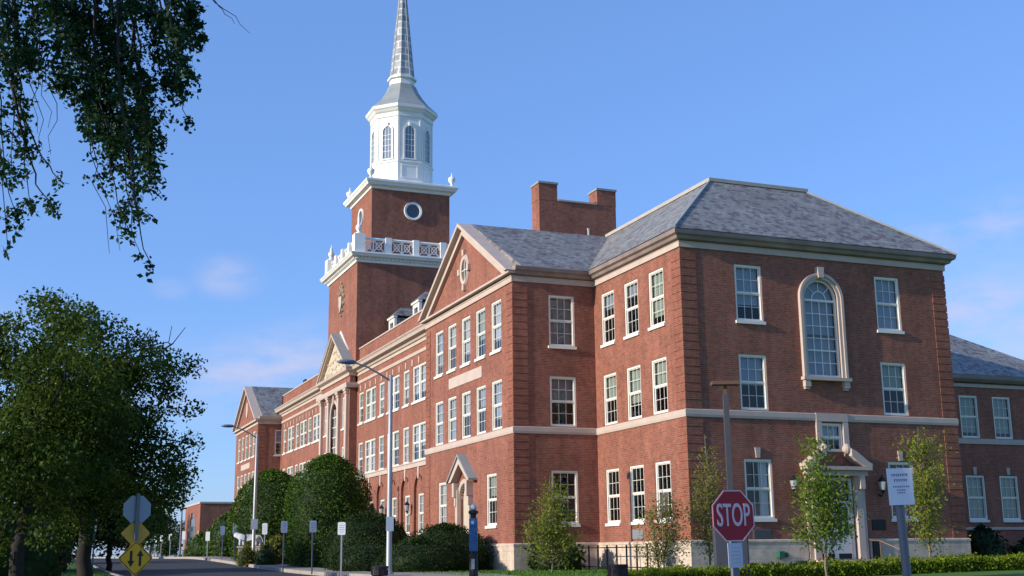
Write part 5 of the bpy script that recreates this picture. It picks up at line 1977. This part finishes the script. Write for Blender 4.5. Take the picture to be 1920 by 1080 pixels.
# ------------------------------------------------------------------ street furniture
def street_lamp(x, y, label, H=7.9, sign=None, base=False, mat=None, k=1.0):
    mat = mat or GALV
    z = gz(x, y)
    t = thing('street_lamp', label, 'street lamp', (x, y, z), group='street lamps along the kerb')
    p = MB()
    p.lathe((0, 0, 0), [(0.20 * k, 0), (0.20 * k, 0.06), (0.14 * k, 0.10), (0.13 * k, 0.16), (0.115 * k, 0.2), (0.105 * k, 3.0), (0.075 * k, H - 0.02), (0.05 * k, H)], 14)
    p.build('pole', mat, t, smooth=True)
    a = MB()
    a.tube([(-0.02, 0, H - 0.25), (-0.45, 0, H + 0.0), (-1.0, 0, H + 0.28), (-1.5, 0, H + 0.42)], [0.045, 0.04, 0.035, 0.03], 8)
    a.build('arm', mat, t, smooth=True)
    l = MB()
    xs_ = [(-1.45, 0.06, 0.05), (-1.55, 0.12, 0.10), (-1.8, 0.17, 0.12), (-2.05, 0.15, 0.10), (-2.25, 0.05, 0.04)]
    i0 = len(l.v)
    for xx, wy_, hz in xs_:
        for j in range(10):
            aa = 2 * PI * j / 10
            l.v.append((xx, wy_ * math.cos(aa), H + 0.43 + hz * (math.sin(aa) if math.sin(aa) > 0 else 0.7 * math.sin(aa))))
    for q in range(len(xs_) - 1):
        for j in range(10):
            k_ = (j + 1) % 10
            l.f.append((i0 + q * 10 + j, i0 + q * 10 + k_, i0 + q * 10 + 10 + k_, i0 + q * 10 + 10 + j))
    l.f.append(tuple(i0 + j for j in range(10)))
    l.f.append(tuple(i0 + 40 + j for j in range(10)))
    l.build('lamp_head', LAMPHD, t, smooth=True)
    if base:
        b_ = MB()
        b_.lathe((0, 0, -0.1), [(0.30, 0), (0.28, 0.62), (0.22, 0.68)], 4, PI / 4)
        b_.build('concrete_base', CONC, t)
    if sign:
        s_ = MB()
        sx = sign[1] / 2
        zc_ = sign[0]
        s_.box(-sx - 0.02, sx - 0.02, -0.155, -0.145, zc_ - sign[2] / 2, zc_ + sign[2] / 2)
        s_.build('sign_plate', SIGNW, t)
    return t


p_ = at(729, 1078, 49.0)
street_lamp(p_.x, p_.y, 'nearest grey street lamp with curved arm, standing by the black kerbside bin', 7.9, (1.95, 0.30, 0.56))
p_ = at(474, 1061, 77.5)
street_lamp(p_.x, p_.y, 'second street lamp with curved arm and square concrete foot, beside the white sculpture', 7.9, (2.35, 0.42, 0.62), True)
p_ = at(337, 1046, 124)
street_lamp(p_.x, p_.y, 'third street lamp down the kerb, in front of the low far building', 7.6, mat=POLEG, k=0.8)
p_ = at(289, 1046, 160)
street_lamp(p_.x, p_.y, 'farthest street lamp, partly behind the sign back', 7.6, mat=POLEG, k=0.8)

PS = 'white parking signs along the kerb'
signs = [(641, 46.8, 979, 1003, 0.29, 'nearest white parking sign, left of the near lamp post', 0),
         (587, 58, 976, 998, 0.32, 'white parking sign turned aside in front of the tallest yew bush', 0.5),
         (533, 61, 977, 999, 0.32, 'bluish white parking sign on a dark post, third from the near lamp', 0.5),
         (497, 74, 981, 1002, 0.30, 'bright white parking sign just right of the second lamp post', 0.0),
         (441, 84, 984, 1003, 0.30, 'white parking sign on a dark post left of the white sculpture', 0.4),
         (418, 92, 986, 1003, 0.34, 'white parking sign in front of the far evergreen shrub', 0),
         (390, 108, 997, 1014, 0.36, 'white parking sign before the low evergreen shrub far down the pavement', 0),
         (345, 122, 996, 1012, 0.32, 'white parking sign at the corner of the low far building', 0),
         (320, 134, 1001, 1013, 0.32, 'fifth from last far white parking sign, left of the low far building', 0),
         (303, 148, 1004, 1015, 0.32, 'far white parking sign in the middle of the road-end row', 0),
         (292, 158, 1006, 1017, 0.32, 'far white parking sign second from the left of the road-end row', 0),
         (286, 166, 1006, 1017, 0.32, 'leftmost far white parking sign at the road end', 0)]
for px_, d_, yt, yb_, wd, lb, rot in signs:
    p_ = at(px_, yt, d_)
    q_ = at(px_, yb_, d_)
    zg = gz(p_.x, p_.y)
    t = thing('parking_sign', lb, 'sign', (p_.x, p_.y, zg), -YAW + rot, PS)
    m = MB()
    m.box(-0.03, 0.03, -0.02, 0.02, -0.1, p_.z - zg - 0.02)
    m.build('post', POLEG if px_ in (587, 533, 441) else GALV, t)
    m = MB()
    h_ = p_.z - q_.z
    m.prism([(-wd / 2 + 0.03, q_.z - zg), (wd / 2 - 0.03, q_.z - zg), (wd / 2, q_.z - zg + 0.03), (wd / 2, p_.z - zg - 0.03), (wd / 2 - 0.03, p_.z - zg), (-wd / 2 + 0.03, p_.z - zg), (-wd / 2, p_.z - zg - 0.03), (-wd / 2, q_.z - zg + 0.03)], 1, -0.032, -0.024)
    pl = m.build('sign_plate', SIGNW, t)
    if d_ < 80:
        m = MB()
        for k in range(4):
            zz = p_.z - zg - h_ * (0.25 + 0.17 * k)
            ww = wd * (0.36, 0.3, 0.34, 0.2)[k]
            m.box(-ww, ww, -0.036, -0.033, zz - 0.012, zz + 0.012)
        m.build('lettering', INKG, pl)

# dead-end bin posts and bins
def litter_bin(x, y, label, w_, h_):
    z = gz(x, y)
    t = thing('litter_bin', label, 'bin', (x, y, z), -YAW)
    b_ = MB()
    b_.lathe((0, 0, 0), [(w_ * 0.42, 0), (w_ * 0.5, 0.05), (w_ * 0.5, h_ - 0.12)], 16)
    b_.build('body', BINM, t)
    b_ = MB()
    b_.lathe((0, 0, 0), [(w_ * 0.53, h_ - 0.115), (w_ * 0.55, h_ - 0.02), (w_ * 0.45, h_), (w_ * 0.3, h_ - 0.01), (w_ * 0.28, h_ - 0.08)], 16)
    b_.build('rim', DARKM, t)
    b_ = MB()
    for k in range(12):
        a = 2 * PI * k / 12
        b_.box(w_ * 0.5 * math.cos(a) - 0.015, w_ * 0.5 * math.cos(a) + 0.015, w_ * 0.5 * math.sin(a) - 0.015, w_ * 0.5 * math.sin(a) + 0.015, 0.05, h_ - 0.13)
    b_.build('slats', BLACK, t)


p_ = at(1158, 1058, 38.5)
litter_bin(p_.x, p_.y, 'black litter bin at the left end of the low hedge', 0.60, p_.z - gz(p_.x, p_.y))
p_ = at(712, 1061, 47.0)
litter_bin(p_.x, p_.y, 'black kerbside litter bin beside the near lamp post', 0.62, p_.z - gz(p_.x, p_.y))

# blue emergency phone post
p_ = at(888, 1080, 30)
zg = gz(p_.x, p_.y)
zt0 = at(888, 955, 30).z - zg
ep = thing('emergency_phone', 'slim black emergency phone post with a blue cabinet and a globe lamp on top', 'phone post', (p_.x, p_.y, zg), -YAW)
m = MB()
m.lathe((0, 0, 0), [(0.16, 0), (0.13, 0.1), (0.11, 0.14), (0.105, zt0 - 1.05)], 12)
m.lathe((0, 0.02, 0), [(0.07, zt0 - 1.05), (0.07, zt0 - 0.12), (0.12, zt0 - 0.1), (0.12, zt0 - 0.04), (0.06, zt0 - 0.02)], 12)
m.build('post', BLACK, ep, smooth=False)
m = MB()
m.box(-0.10, 0.10, -0.13, 0.09, zt0 - 1.0, zt0 - 0.22)
bb = m.build('phone_cabinet', BLUE, ep)
m = MB()
m.box(-0.06, 0.02, -0.137, -0.133, zt0 - 0.36, zt0 - 0.28)
m.build('indicator_window', plain('light_blue_lens', (0.35, 0.6, 0.8), 0.3), bb)
m = MB()
m.box(-0.05, 0.03, -0.13, -0.112, zt0 - 1.42, zt0 - 1.18)
m.build('call_plate', GALV, ep)
m = MB()
m.lathe((0, 0.02, 0), [(0.07, zt0 - 0.02), (0.085, zt0 + 0.03), (0.07, zt0 + 0.10), (0.02, zt0 + 0.13)], 12)
m.build('globe_lamp', LAMPG, ep, smooth=True)


def octagon(r):
    return [(r * math.cos(PI / 8 + k * PI / 4), r * math.sin(PI / 8 + k * PI / 4)) for k in range(8)]


def ring_plate(mb, po, pi_, y0, y1, zc):
    n_ = len(po)
    for k in range(n_):
        l = (k + 1) % n_
        a, b_, c_, d_ = po[k], po[l], pi_[l], pi_[k]
        mb.prism([(a[0], a[1] + zc), (b_[0], b_[1] + zc), (c_[0], c_[1] + zc), (d_[0], d_[1] + zc)], 1, y0, y1)


# stop sign
DS = 18.8
p_ = at(1378, 967, DS)
zg = gz(p_.x, p_.y)
st = thing('stop_sign', 'red octagonal stop sign on a post with a white notice under it', 'sign', (p_.x, p_.y, zg), -YAW - 0.18 + 0.0)
st.rotation_euler = (0, math.radians(-1.0), 0.07)
zc = p_.z - zg
ro = 0.377 / math.cos(PI / 8)
m = MB()
m.box(-0.06, 0.06, 0.0, 0.06, -0.1, zc + 0.25)
m.build('post', POLEG, st)
m = MB()
m.prism([(x_, z_ + zc) for x_, z_ in octagon(ro)], 1, -0.012, -0.002)
pl = m.build('sign_plate', SIGNR, st)
m = MB()
ring_plate(m, octagon(ro), octagon(ro * 0.955), -0.016, -0.0125, zc)
m.build('white_border', SIGNL, pl)


def text_mesh(s, size, xscale, mat, parent, loc, name='lettering', bold=0.0):
    cu = bpy.data.curves.new('text', 'FONT')
    cu.body = s
    cu.size = size
    cu.align_x = 'CENTER'
    cu.align_y = 'CENTER'
    cu.extrude = 0.002
    cu.offset = bold
    to = bpy.data.objects.new('text', cu)
    COL.objects.link(to)
    dg = bpy.context.evaluated_depsgraph_get()
    me = bpy.data.meshes.new_from_object(to.evaluated_get(dg))
    bpy.data.objects.remove(to)
    me.materials.clear()
    me.materials.append(mat)
    o = link(name, me, parent, loc)
    o.rotation_euler = (PI / 2, 0, 0)
    o.scale = (xscale, 1, 1)
    return o


text_mesh('STOP', 0.47, 0.54, SIGNL, pl, (0.0, -0.0165, zc - 0.005), bold=0.004)
m = MB()
m.box(-0.135, 0.125, -0.012, -0.004, zc - 0.76, zc - 0.40)
nt_ = m.build('notice', plain('pale_notice_sheet', (0.50, 0.54, 0.60), 0.6, var=0.05), st)
m = MB()
for k in range(5):
    m.box(-0.095, 0.085, -0.016, -0.0125, zc - 0.47 - 0.055 * k, zc - 0.46 - 0.055 * k)
m.build('lettering', INKG, nt_)

# parking-lot lamp behind the hedge, utility cabinet beside it
p_ = at(1376, 1064, 43)
zg = gz(p_.x, p_.y)
hh = at(1364, 740, 43).z - zg
ll = thing('parking_lot_lamp', 'dark square lamp post with a flat brown head, behind the stop sign', 'lamp post', (p_.x, p_.y, zg), -YAW)
m = MB()
m.box(-0.09, 0.09, -0.09, 0.09, 0, hh)
m.build('pole', DARKM2, ll)
m = MB()
m.box(-0.05, 0.05, -0.05, 0.05, hh, hh + 0.34)
m.build('neck', SHOEB, ll)
m = MB()
m.box(-0.48, 0.48, -0.25, 0.25, hh + 0.34, hh + 0.46)
m.build('lamp_head', SHOEB, ll)
q_ = at(1372, 1062, 41.8)
zg = gz(q_.x, q_.y)
h_ = at(1372, 985, 41.8).z - zg
uc = thing('utility_cabinet', 'plain grey utility cabinet standing behind the stop sign and hedge', 'cabinet', (q_.x, q_.y, zg), -YAW)
m = MB()
m.box(-0.54, 0.54, -0.3, 0.3, 0.06, h_)
ucb = m.build('body', CABM, uc)
m = MB()
m.box(-0.50, -0.01, -0.315, -0.303, 0.14, h_ - 0.08)
m.box(0.01, 0.50, -0.315, -0.303, 0.14, h_ - 0.08)
m.build('door', CABM, uc)
m = MB()
m.box(-0.6, 0.6, -0.36, 0.36, -0.1, 0.057)
m.build('concrete_pad', CONC, uc)

# white notice sign at the right
DN = 15.0
p_ = at(1691, 912, DN)
zg = gz(p_.x, p_.y)
ns = thing('notice_sign', 'white notice sign with faint purple lettering on a slightly leaning grey pole', 'sign', (p_.x + 0.05, p_.y, zg), 0)
ns.rotation_euler = (0, math.radians(-1.6), -0.22)
zc = p_.z - zg
m = MB()
m.lathe((0.0, 0.06, -0.1), [(0.05, 0), (0.05, zc + 0.0)], 14)
m.build('pole', POLEG, ns, smooth=False)
m = MB()
m.box(-0.155, 0.155, -0.012, 0.0, zc - 0.212, zc + 0.212)
sp_ = m.build('sign_plate', SIGNW, ns)
m = MB()
R2 = random.Random(5)
for zz, hl, words in ((zc + 0.13, 0.024, (0.2,)), (zc + 0.07, 0.024, (0.15,)), (zc - 0.005, 0.012, (0.19,)), (zc - 0.045, 0.012, (0.10,)), (zc - 0.075, 0.010, (0.09,))):
    x0 = -words[0] / 2
    while x0 < words[0] / 2:
        wl_ = R2.uniform(0.006, 0.012)
        m.box(x0, x0 + wl_, -0.0155, -0.0125, zz - hl / 2, zz + hl / 2)
        m.box(x0, x0 + wl_ * 2, -0.0155, -0.0125, zz + hl / 2 + 0.001, zz + hl / 2 + 0.005)
        x0 += wl_ * 2 + 0.006
m.build('lettering', INK, sp_)
m = MB()
for zz in (zc - 0.12, zc + 0.12):
    m.box(-0.03, 0.03, 0.0, 0.012, zz - 0.015, zz + 0.015)
m.build('bracket', GALV, ns)

# road signs by the left kerb: octagon back, amber diamond, two-way diamond
DT = 28.0
p_ = at(253, 1046, DT)
zg = gz(p_.x, p_.y)
tw_ = thing('road_sign_post', 'post with grey octagon sign back, amber diamond and yellow two-way arrow sign', 'sign', (p_.x, p_.y, zg), 0)
tw_.rotation_euler = (0, 0, 0.23 - 0.06)
zt3 = at(253, 955, DT).z - zg
zt2 = at(254, 1000, DT).z - zg
zt1 = at(253, 1047, DT).z - zg
m = MB()
m.box(-0.035, 0.035, -0.03, 0.03, -0.1, zt3 + 0.34)
m.build('post', POLEG, tw_)
m = MB()
m.prism([(x_, z_ + zt3) for x_, z_ in octagon(0.295 / math.cos(PI / 8))], 1, 0.034, 0.042)
m.build('octagon_plate', SIGNBK, tw_)


def diamond(r):
    out = []
    c_ = 0.07
    for k in range(4):
        a = k * PI / 2
        x_, z_ = r * math.cos(a), r * math.sin(a)
        tx_, tz_ = -math.sin(a), math.cos(a)
        out += [(x_ * (1 - c_) - tx_ * c_ * r, z_ * (1 - c_) - tz_ * c_ * r), (x_ * (1 - c_) + tx_ * c_ * r, z_ * (1 - c_) + tz_ * c_ * r)]
    return out


m = MB()
m.prism([(x_, z_ + zt2) for x_, z_ in diamond(0.32)], 1, 0.034, 0.042)
m.build('amber_diamond_plate', SIGNO, tw_)
m = MB()
m.prism([(x_, z_ + zt1) for x_, z_ in diamond(0.385)], 1, -0.05, -0.04)
yp = m.build('two_way_diamond_plate', SIGNY, tw_)
m = MB()
ring_plate(m, diamond(0.365), diamond(0.345), -0.055, -0.0505, zt1)
for sx, sg in ((-0.097, -1), (0.097, 1)):
    m.box(sx - 0.026, sx + 0.026, -0.055, -0.0505, zt1 - 0.16 if sg > 0 else zt1 - 0.05, zt1 + 0.05 if sg > 0 else zt1 + 0.16)
    ytip = zt1 + sg * 0.178
    yb_ = zt1 + sg * 0.05
    m.prism([(sx - 0.076, yb_), (sx + 0.076, yb_), (sx, ytip)], 1, -0.055, -0.0505)
m.build('two_way_arrows', BLACK, yp)

# little marker posts on the left lawn
p_ = at(30, 1052, 36)
zg = gz(p_.x, p_.y)
t = thing('marker_post', 'small dark post with a narrow white marker at the far left', 'post', (p_.x, p_.y, zg), -YAW)
m = MB()
m.lathe((0, 0, -0.1), [(0.06, 0), (0.06, p_.z - zg + 0.1)], 10)
m.build('post', DARKM, t)
m = MB()
m.box(-0.055, 0.055, -0.075, 0.06, p_.z - zg + 0.003, p_.z - zg + 0.36)
m.box(-0.035, 0.035, -0.05, 0.04, p_.z - zg + 0.363, p_.z - zg + 0.39)
m.build('white_marker', SIGNW, t)
p_ = at(174, 1050, 52)
zg = gz(p_.x, p_.y)
t = thing('edge_on_sign', 'thin street sign seen edge-on between the large tree and the road signs', 'sign', (p_.x, p_.y, zg), -YAW + 1.80)
zt = at(174, 973, 52).z - zg
m = MB()
m.box(-0.03, 0.03, -0.03, 0.03, -0.1, zt)
m.build('post', POLEG, t)
m = MB()
m.box(-0.2, 0.2, -0.045, -0.034, zt - 0.5, zt)
m.build('sign_plate', SIGNW, t)
p_ = at(113, 1062, 48)
zg = gz(p_.x, p_.y)
t = thing('bollard', 'short pale bollard on the lawn left of the large tree trunk', 'bollard', (p_.x, p_.y, zg), 0)
m = MB()
m.lathe((0, 0, -0.1), [(0.09, 0), (0.085, 0.75), (0.05, 0.84), (0.0, 0.86)], 10)
m.build('shaft', CONC, t, smooth=True)
m = MB()
m.lathe((0, 0, -0.1), [(0.12, 0.0), (0.12, 0.14), (0.092, 0.18)], 10)
m.build('foot', KERB, t)

# sculpture on a stone pedestal: white four-legged animal figure, head to the road
p_ = at(458, 1058, 79)
zg = gz(p_.x, p_.y)
sz = at(458, 1024, 79).z - zg
sc_t = thing('stone_pedestal', 'pale stone pedestal carrying a white sculpture beside the second lamp post', 'pedestal', (p_.x, p_.y, zg), -YAW)
m = MB()
m.box(-0.42, 0.30, -0.30, 0.30, -0.2, 0.12)
m.box(-0.36, 0.24, -0.25, 0.25, 0.123, sz - 0.1)
m.box(-0.44, 0.32, -0.32, 0.32, sz - 0.097, sz)
m.build('block', TRIMG, sc_t)
m = MB()
m.box(0.55, 1.25, -0.26, 0.26, -0.2, sz - 0.1)
m.box(0.50, 1.30, -0.30, 0.30, sz - 0.097, sz)
m.build('block', TRIMG, sc_t)
fig = thing('animal_sculpture', 'white sculpture of a four-legged animal on the stone pedestal', 'sculpture', (p_.x, p_.y, zg + sz), -YAW)
me = bpy.data.meshes.new('body')
V = [(0.35, 0, 0.52), (0.0, 0, 0.50), (-0.30, 0, 0.54), (-0.46, 0, 0.66), (-0.56, 0, 0.70), (-0.72, 0, 0.60), (0.72, 0, 0.52), (0.92, 0, 0.60), (1.05, 0, 0.46), (1.12, 0, 0.22),
     (-0.26, -0.13, 0.40), (-0.30, -0.13, 0.02), (-0.12, 0.13, 0.40), (-0.10, 0.13, 0.02), (0.66, -0.13, 0.38), (0.74, -0.13, 0.20), (0.70, -0.13, 0.02), (0.84, 0.13, 0.38), (0.94, 0.13, 0.2), (0.88, 0.13, 0.02), (-0.52, -0.08, 0.82), (-0.52, 0.08, 0.82)]
Ed = [(0, 1), (1, 2), (2, 3), (3, 4), (4, 5), (0, 6), (6, 7), (7, 8), (8, 9), (2, 10), (10, 11), (2, 12), (12, 13), (6, 14), (14, 15), (15, 16), (6, 17), (17, 18), (18, 19), (4, 20), (4, 21)]
me.from_pydata(V, Ed, [])
body = link('body', me, fig)
me.materials.append(STATW)
md = body.modifiers.new('skin', 'SKIN')
rad = [0.17, 0.17, 0.17, 0.13, 0.14, 0.09, 0.16, 0.06, 0.035, 0.03, 0.08, 0.06, 0.08, 0.06, 0.09, 0.06, 0.055, 0.09, 0.06, 0.055, 0.035, 0.035]
for i, r_ in enumerate(rad):
    me.skin_vertices[0].data[i].radius = (r_ * 1.25, r_ * 1.25)
    me.skin_vertices[0].data[i].use_root = (i == 0)
body.modifiers.new('subd', 'SUBSURF').levels = 1

# railing at the area in the corner of pavilion and end block
rl = thing('iron_railing', 'black iron railing in front of the stone base in the building corner', 'railing', (0, 0, 0))
m = MB()
ptsr = [(-3.9, 6.9), (-1.25, 6.9), (-1.25, 1.4)]
for (a, b_) in zip(ptsr[:-1], ptsr[1:]):
    for z in (0.95, 0.14):
        m.bar((a[0], a[1], z), (b_[0], b_[1], z), 0.022)
m.build('rails', DARKM, rl)
m = MB()
for (a, b_) in zip(ptsr[:-1], ptsr[1:]):
    L = math.hypot(b_[0] - a[0], b_[1] - a[1])
    n_ = int(L / 0.85)
    for k in range(n_ + 1):
        x_, y_ = a[0] + (b_[0] - a[0]) * k / n_, a[1] + (b_[1] - a[1]) * k / n_
        if k == 0 and a == ptsr[1]:
            continue
        m = MB()
        m.box(x_ - 0.028, x_ + 0.028, y_ - 0.028, y_ + 0.028, -0.1, 1.05)
        m.build('post', DARKM, rl)

# ------------------------------------------------------------------ low far building
p0_ = at(372, 1040, 180)
p1_ = at(338, 1040, 180 * 1.13)
gx, gy = p0_.x, p0_.y
zg = gz(-15, gy)
HB = at(372, 944, 180).z
fb = thing('far_hall', 'low flat-roofed brick building with a tall pointed glass front at the end of the road', 'building', (gx, gy, 0), 0)
Lf = 17.0
w = MB()
fy = Lf / 2


def FPx(y_, z_):
    return (0, y_, z_)


op = [(fy - 4.4, 0.2), (fy - 4.4, 5.2), (fy - 3.0, 5.2), (fy - 3.0, 6.2), (fy - 1.6, 6.2), (fy - 1.6, 7.0), (fy + 1.6, 7.0), (fy + 1.6, 6.2), (fy + 3.0, 6.2), (fy + 3.0, 5.2), (fy + 4.4, 5.2), (fy + 4.4, 0.2)]
# front wall: strips round the stepped glass
steps = [(0, fy - 4.4, 0.0), (fy - 4.4, fy - 3.0, 5.2), (fy - 3.0, fy - 1.6, 6.2), (fy - 1.6, fy + 1.6, 7.0), (fy + 1.6, fy + 3.0, 6.2), (fy + 3.0, fy + 4.4, 5.2), (fy + 4.4, Lf, 0.0)]
for a, b_, zlo in steps:
    w.box(0, 0.3, a, b_, zlo - (0.5 if zlo == 0 else 0), HB)
w.box(0.303, 22, 0.0, 0.3, -0.5, HB)
w.box(0.303, 22, Lf - 0.3, Lf, -0.5, HB)
w.box(21.7, 22.0, 0.303, Lf - 0.303, -0.5, HB)
w.build('wall', BRICK, fb)
w = MB()
w.prism(op, 0, 0.12, 0.18)
w.build('glass_front', DGLASS, fb)
w = MB()
for k in range(-3, 4):
    w.box(0.06, 0.117, fy + k * 1.4 - 0.08, fy + k * 1.4 + 0.08, 0.2, 5.1)
w.box(0.05, 0.117, fy - 4.4, fy + 4.4, 3.0, 3.3)
w.build('mullions', TRIMG, fb)
w = MB()
w.box(-0.1, 22.1, -0.1, Lf + 0.1, HB + 0.003, HB + 0.25)
w.build('roof', STONEP, fb)
w = MB()
w.box(-0.12, -0.003, -0.02, 0.7, 3.2, 4.3)
w.box(-0.06, -0.003, 0.05, 0.6, -0.3, 3.197)
w.build('stone_pier', STONEP, fb)
w = MB()
w.box(-0.12, -0.003, Lf - 0.7, Lf + 0.02, 3.2, 4.3)
w.box(-0.06, -0.003, Lf - 0.6, Lf - 0.05, -0.3, 3.197)
w.build('stone_pier', STONEP, fb)
w = MB()
w.box(0.703, 22, -0.05, -0.003, 3.2, 3.5)
w.build('stone_band', STONEP, fb)
w = MB()
w.box(8.2, 12.6, -0.12, -0.003, 5.0, 5.5)
w.box(8.2, 8.8, -0.12, -0.003, 3.6, 4.997)
w.box(12.0, 12.6, -0.12, -0.003, 3.6, 4.997)
wn = w.build('window', STONEP, fb)
w = MB()
w.box(8.8, 12.0, -0.03, -0.004, 3.6, 4.997)
w.build('pane', DGLASS, wn)

# ------------------------------------------------------------------ light
SD = Vector((1.0, 0.08, -0.33)).normalized()
elev = math.asin(-SD.z)
az = math.atan2(-SD.x, -SD.y)          # compass bearing of the sun from +y towards +x
su = bpy.data.lights.new('sun', 'SUN')
su.energy = 3.95
su.angle = math.radians(0.5)
su.color = (1.0, 0.91, 0.78)
so = bpy.data.objects.new('sun', su)
COL.objects.link(so)
so.rotation_euler = SD.to_track_quat('-Z', 'Y').to_euler()
so.location = (-60, -30, 40)

wd = bpy.data.worlds.new('World')
sc.world = wd
wd.use_nodes = True
nt = wd.node_tree
for n_ in list(nt.nodes):
    nt.nodes.remove(n_)
out = nt.nodes.new('ShaderNodeOutputWorld')
bg = nt.nodes.new('ShaderNodeBackground')
bg.inputs['Strength'].default_value = 0.14
sky = nt.nodes.new('ShaderNodeTexSky')
sky.sky_type = 'NISHITA'
sky.sun_disc = False
sky.sun_elevation = elev
sky.sun_rotation = az
sky.air_density = 1.0
sky.dust_density = 0.4
sky.ozone_density = 4.0
# thin clouds low in the sky, laid out by direction
tc = nt.nodes.new('ShaderNodeTexCoord')
mp = nt.nodes.new('ShaderNodeMapping')
mp.inputs['Scale'].default_value = (1.0, 1.0, 2.6)
mp.inputs['Location'].default_value = (0.35, 0.1, 0.0)
nt.links.new(tc.outputs['Generated'], mp.inputs[0])
nz = nt.nodes.new('ShaderNodeTexNoise')
nz.inputs['Scale'].default_value = 14
nz.inputs['Detail'].default_value = 7
nz.inputs['Roughness'].default_value = 0.55
nt.links.new(mp.outputs[0], nz.inputs['Vector'])
rp = nt.nodes.new('ShaderNodeMapRange')
rp.inputs[1].default_value = 0.33
rp.inputs[2].default_value = 0.66
nt.links.new(nz.outputs['Fac'], rp.inputs[0])
sp2 = nt.nodes.new('ShaderNodeSeparateXYZ')
nt.links.new(tc.outputs['Generated'], sp2.inputs[0])
acc = None
for cpx, cpy, rad, k in ((430, 520, 0.026, 0.85), (320, 540, 0.014, 0.5), (590, 665, 0.05, 0.6), (510, 690, 0.05, 0.6), (430, 725, 0.05, 0.55), (300, 700, 0.06, 0.25), (1850, 610, 0.05, 0.95), (1800, 555, 0.028, 0.6), (1835, 440, 0.04, 0.5), (1900, 400, 0.03, 0.5), (1740, 430, 0.025, 0.35), (2150, 560, 0.12, 0.5), (-200, 650, 0.10, 0.5)):
    cd = (fw * F_PX + r2 * (cpx - 960) - u2 * (cpy - 540)).normalized()
    df = nt.nodes.new('ShaderNodeVectorMath')
    df.operation = 'SUBTRACT'
    df.inputs[1].default_value = cd
    nt.links.new(tc.outputs['Generated'], df.inputs[0])
    ml = nt.nodes.new('ShaderNodeVectorMath')
    ml.operation = 'MULTIPLY'
    ml.inputs[1].default_value = (1, 1, 1.7)
    nt.links.new(df.outputs[0], ml.inputs[0])
    ln = nt.nodes.new('ShaderNodeVectorMath')
    ln.operation = 'LENGTH'
    nt.links.new(ml.outputs[0], ln.inputs[0])
    fo = nt.nodes.new('ShaderNodeMapRange')
    fo.interpolation_type = 'SMOOTHSTEP'
    fo.inputs[1].default_value = rad * 1.5
    fo.inputs[2].default_value = 0.0
    fo.inputs[4].default_value = k
    nt.links.new(ln.outputs['Value'], fo.inputs[0])
    if acc is None:
        acc = fo.outputs[0]
    else:
        ad_ = nt.nodes.new('ShaderNodeMath')
        ad_.operation = 'ADD'
        nt.links.new(acc, ad_.inputs[0])
        nt.links.new(fo.outputs[0], ad_.inputs[1])
        acc = ad_.outputs[0]
mu = nt.nodes.new('ShaderNodeMath')
mu.operation = 'MULTIPLY'
mu.use_clamp = True
nt.links.new(rp.outputs[0], mu.inputs[0])
nt.links.new(acc, mu.inputs[1])
mx = nt.nodes.new('ShaderNodeMix')
mx.data_type = 'RGBA'
nt.links.new(mu.outputs[0], mx.inputs[0])
tint = nt.nodes.new('ShaderNodeMix')
tint.data_type = 'RGBA'
tint.blend_type = 'MULTIPLY'
tint.inputs[0].default_value = 1.0
nt.links.new(sky.outputs[0], tint.inputs[6])
tint.inputs[7].default_value = (1.02, 1.09, 1.34, 1)
even = nt.nodes.new('ShaderNodeMix')
even.data_type = 'RGBA'
even.inputs[0].default_value = 0.48
nt.links.new(tint.outputs[2], even.inputs[6])
even.inputs[7].default_value = (1.0, 2.04, 4.45, 1)
nt.links.new(even.outputs[2], mx.inputs[6])
mx.inputs[7].default_value = (3.1, 3.3, 4.6, 1)
nt.links.new(mx.outputs[2], bg.inputs[0])
nt.links.new(bg.outputs[0], out.inputs[0])

sc.view_settings.view_transform = 'Standard'
sc.view_settings.look = 'None'
sc.view_settings.exposure = 0.45
sc.view_settings.gamma = 1.0
sc.view_settings.use_curve_mapping = False
sc.cycles.max_bounces = 8
sc.cycles.transparent_max_bounces = 12
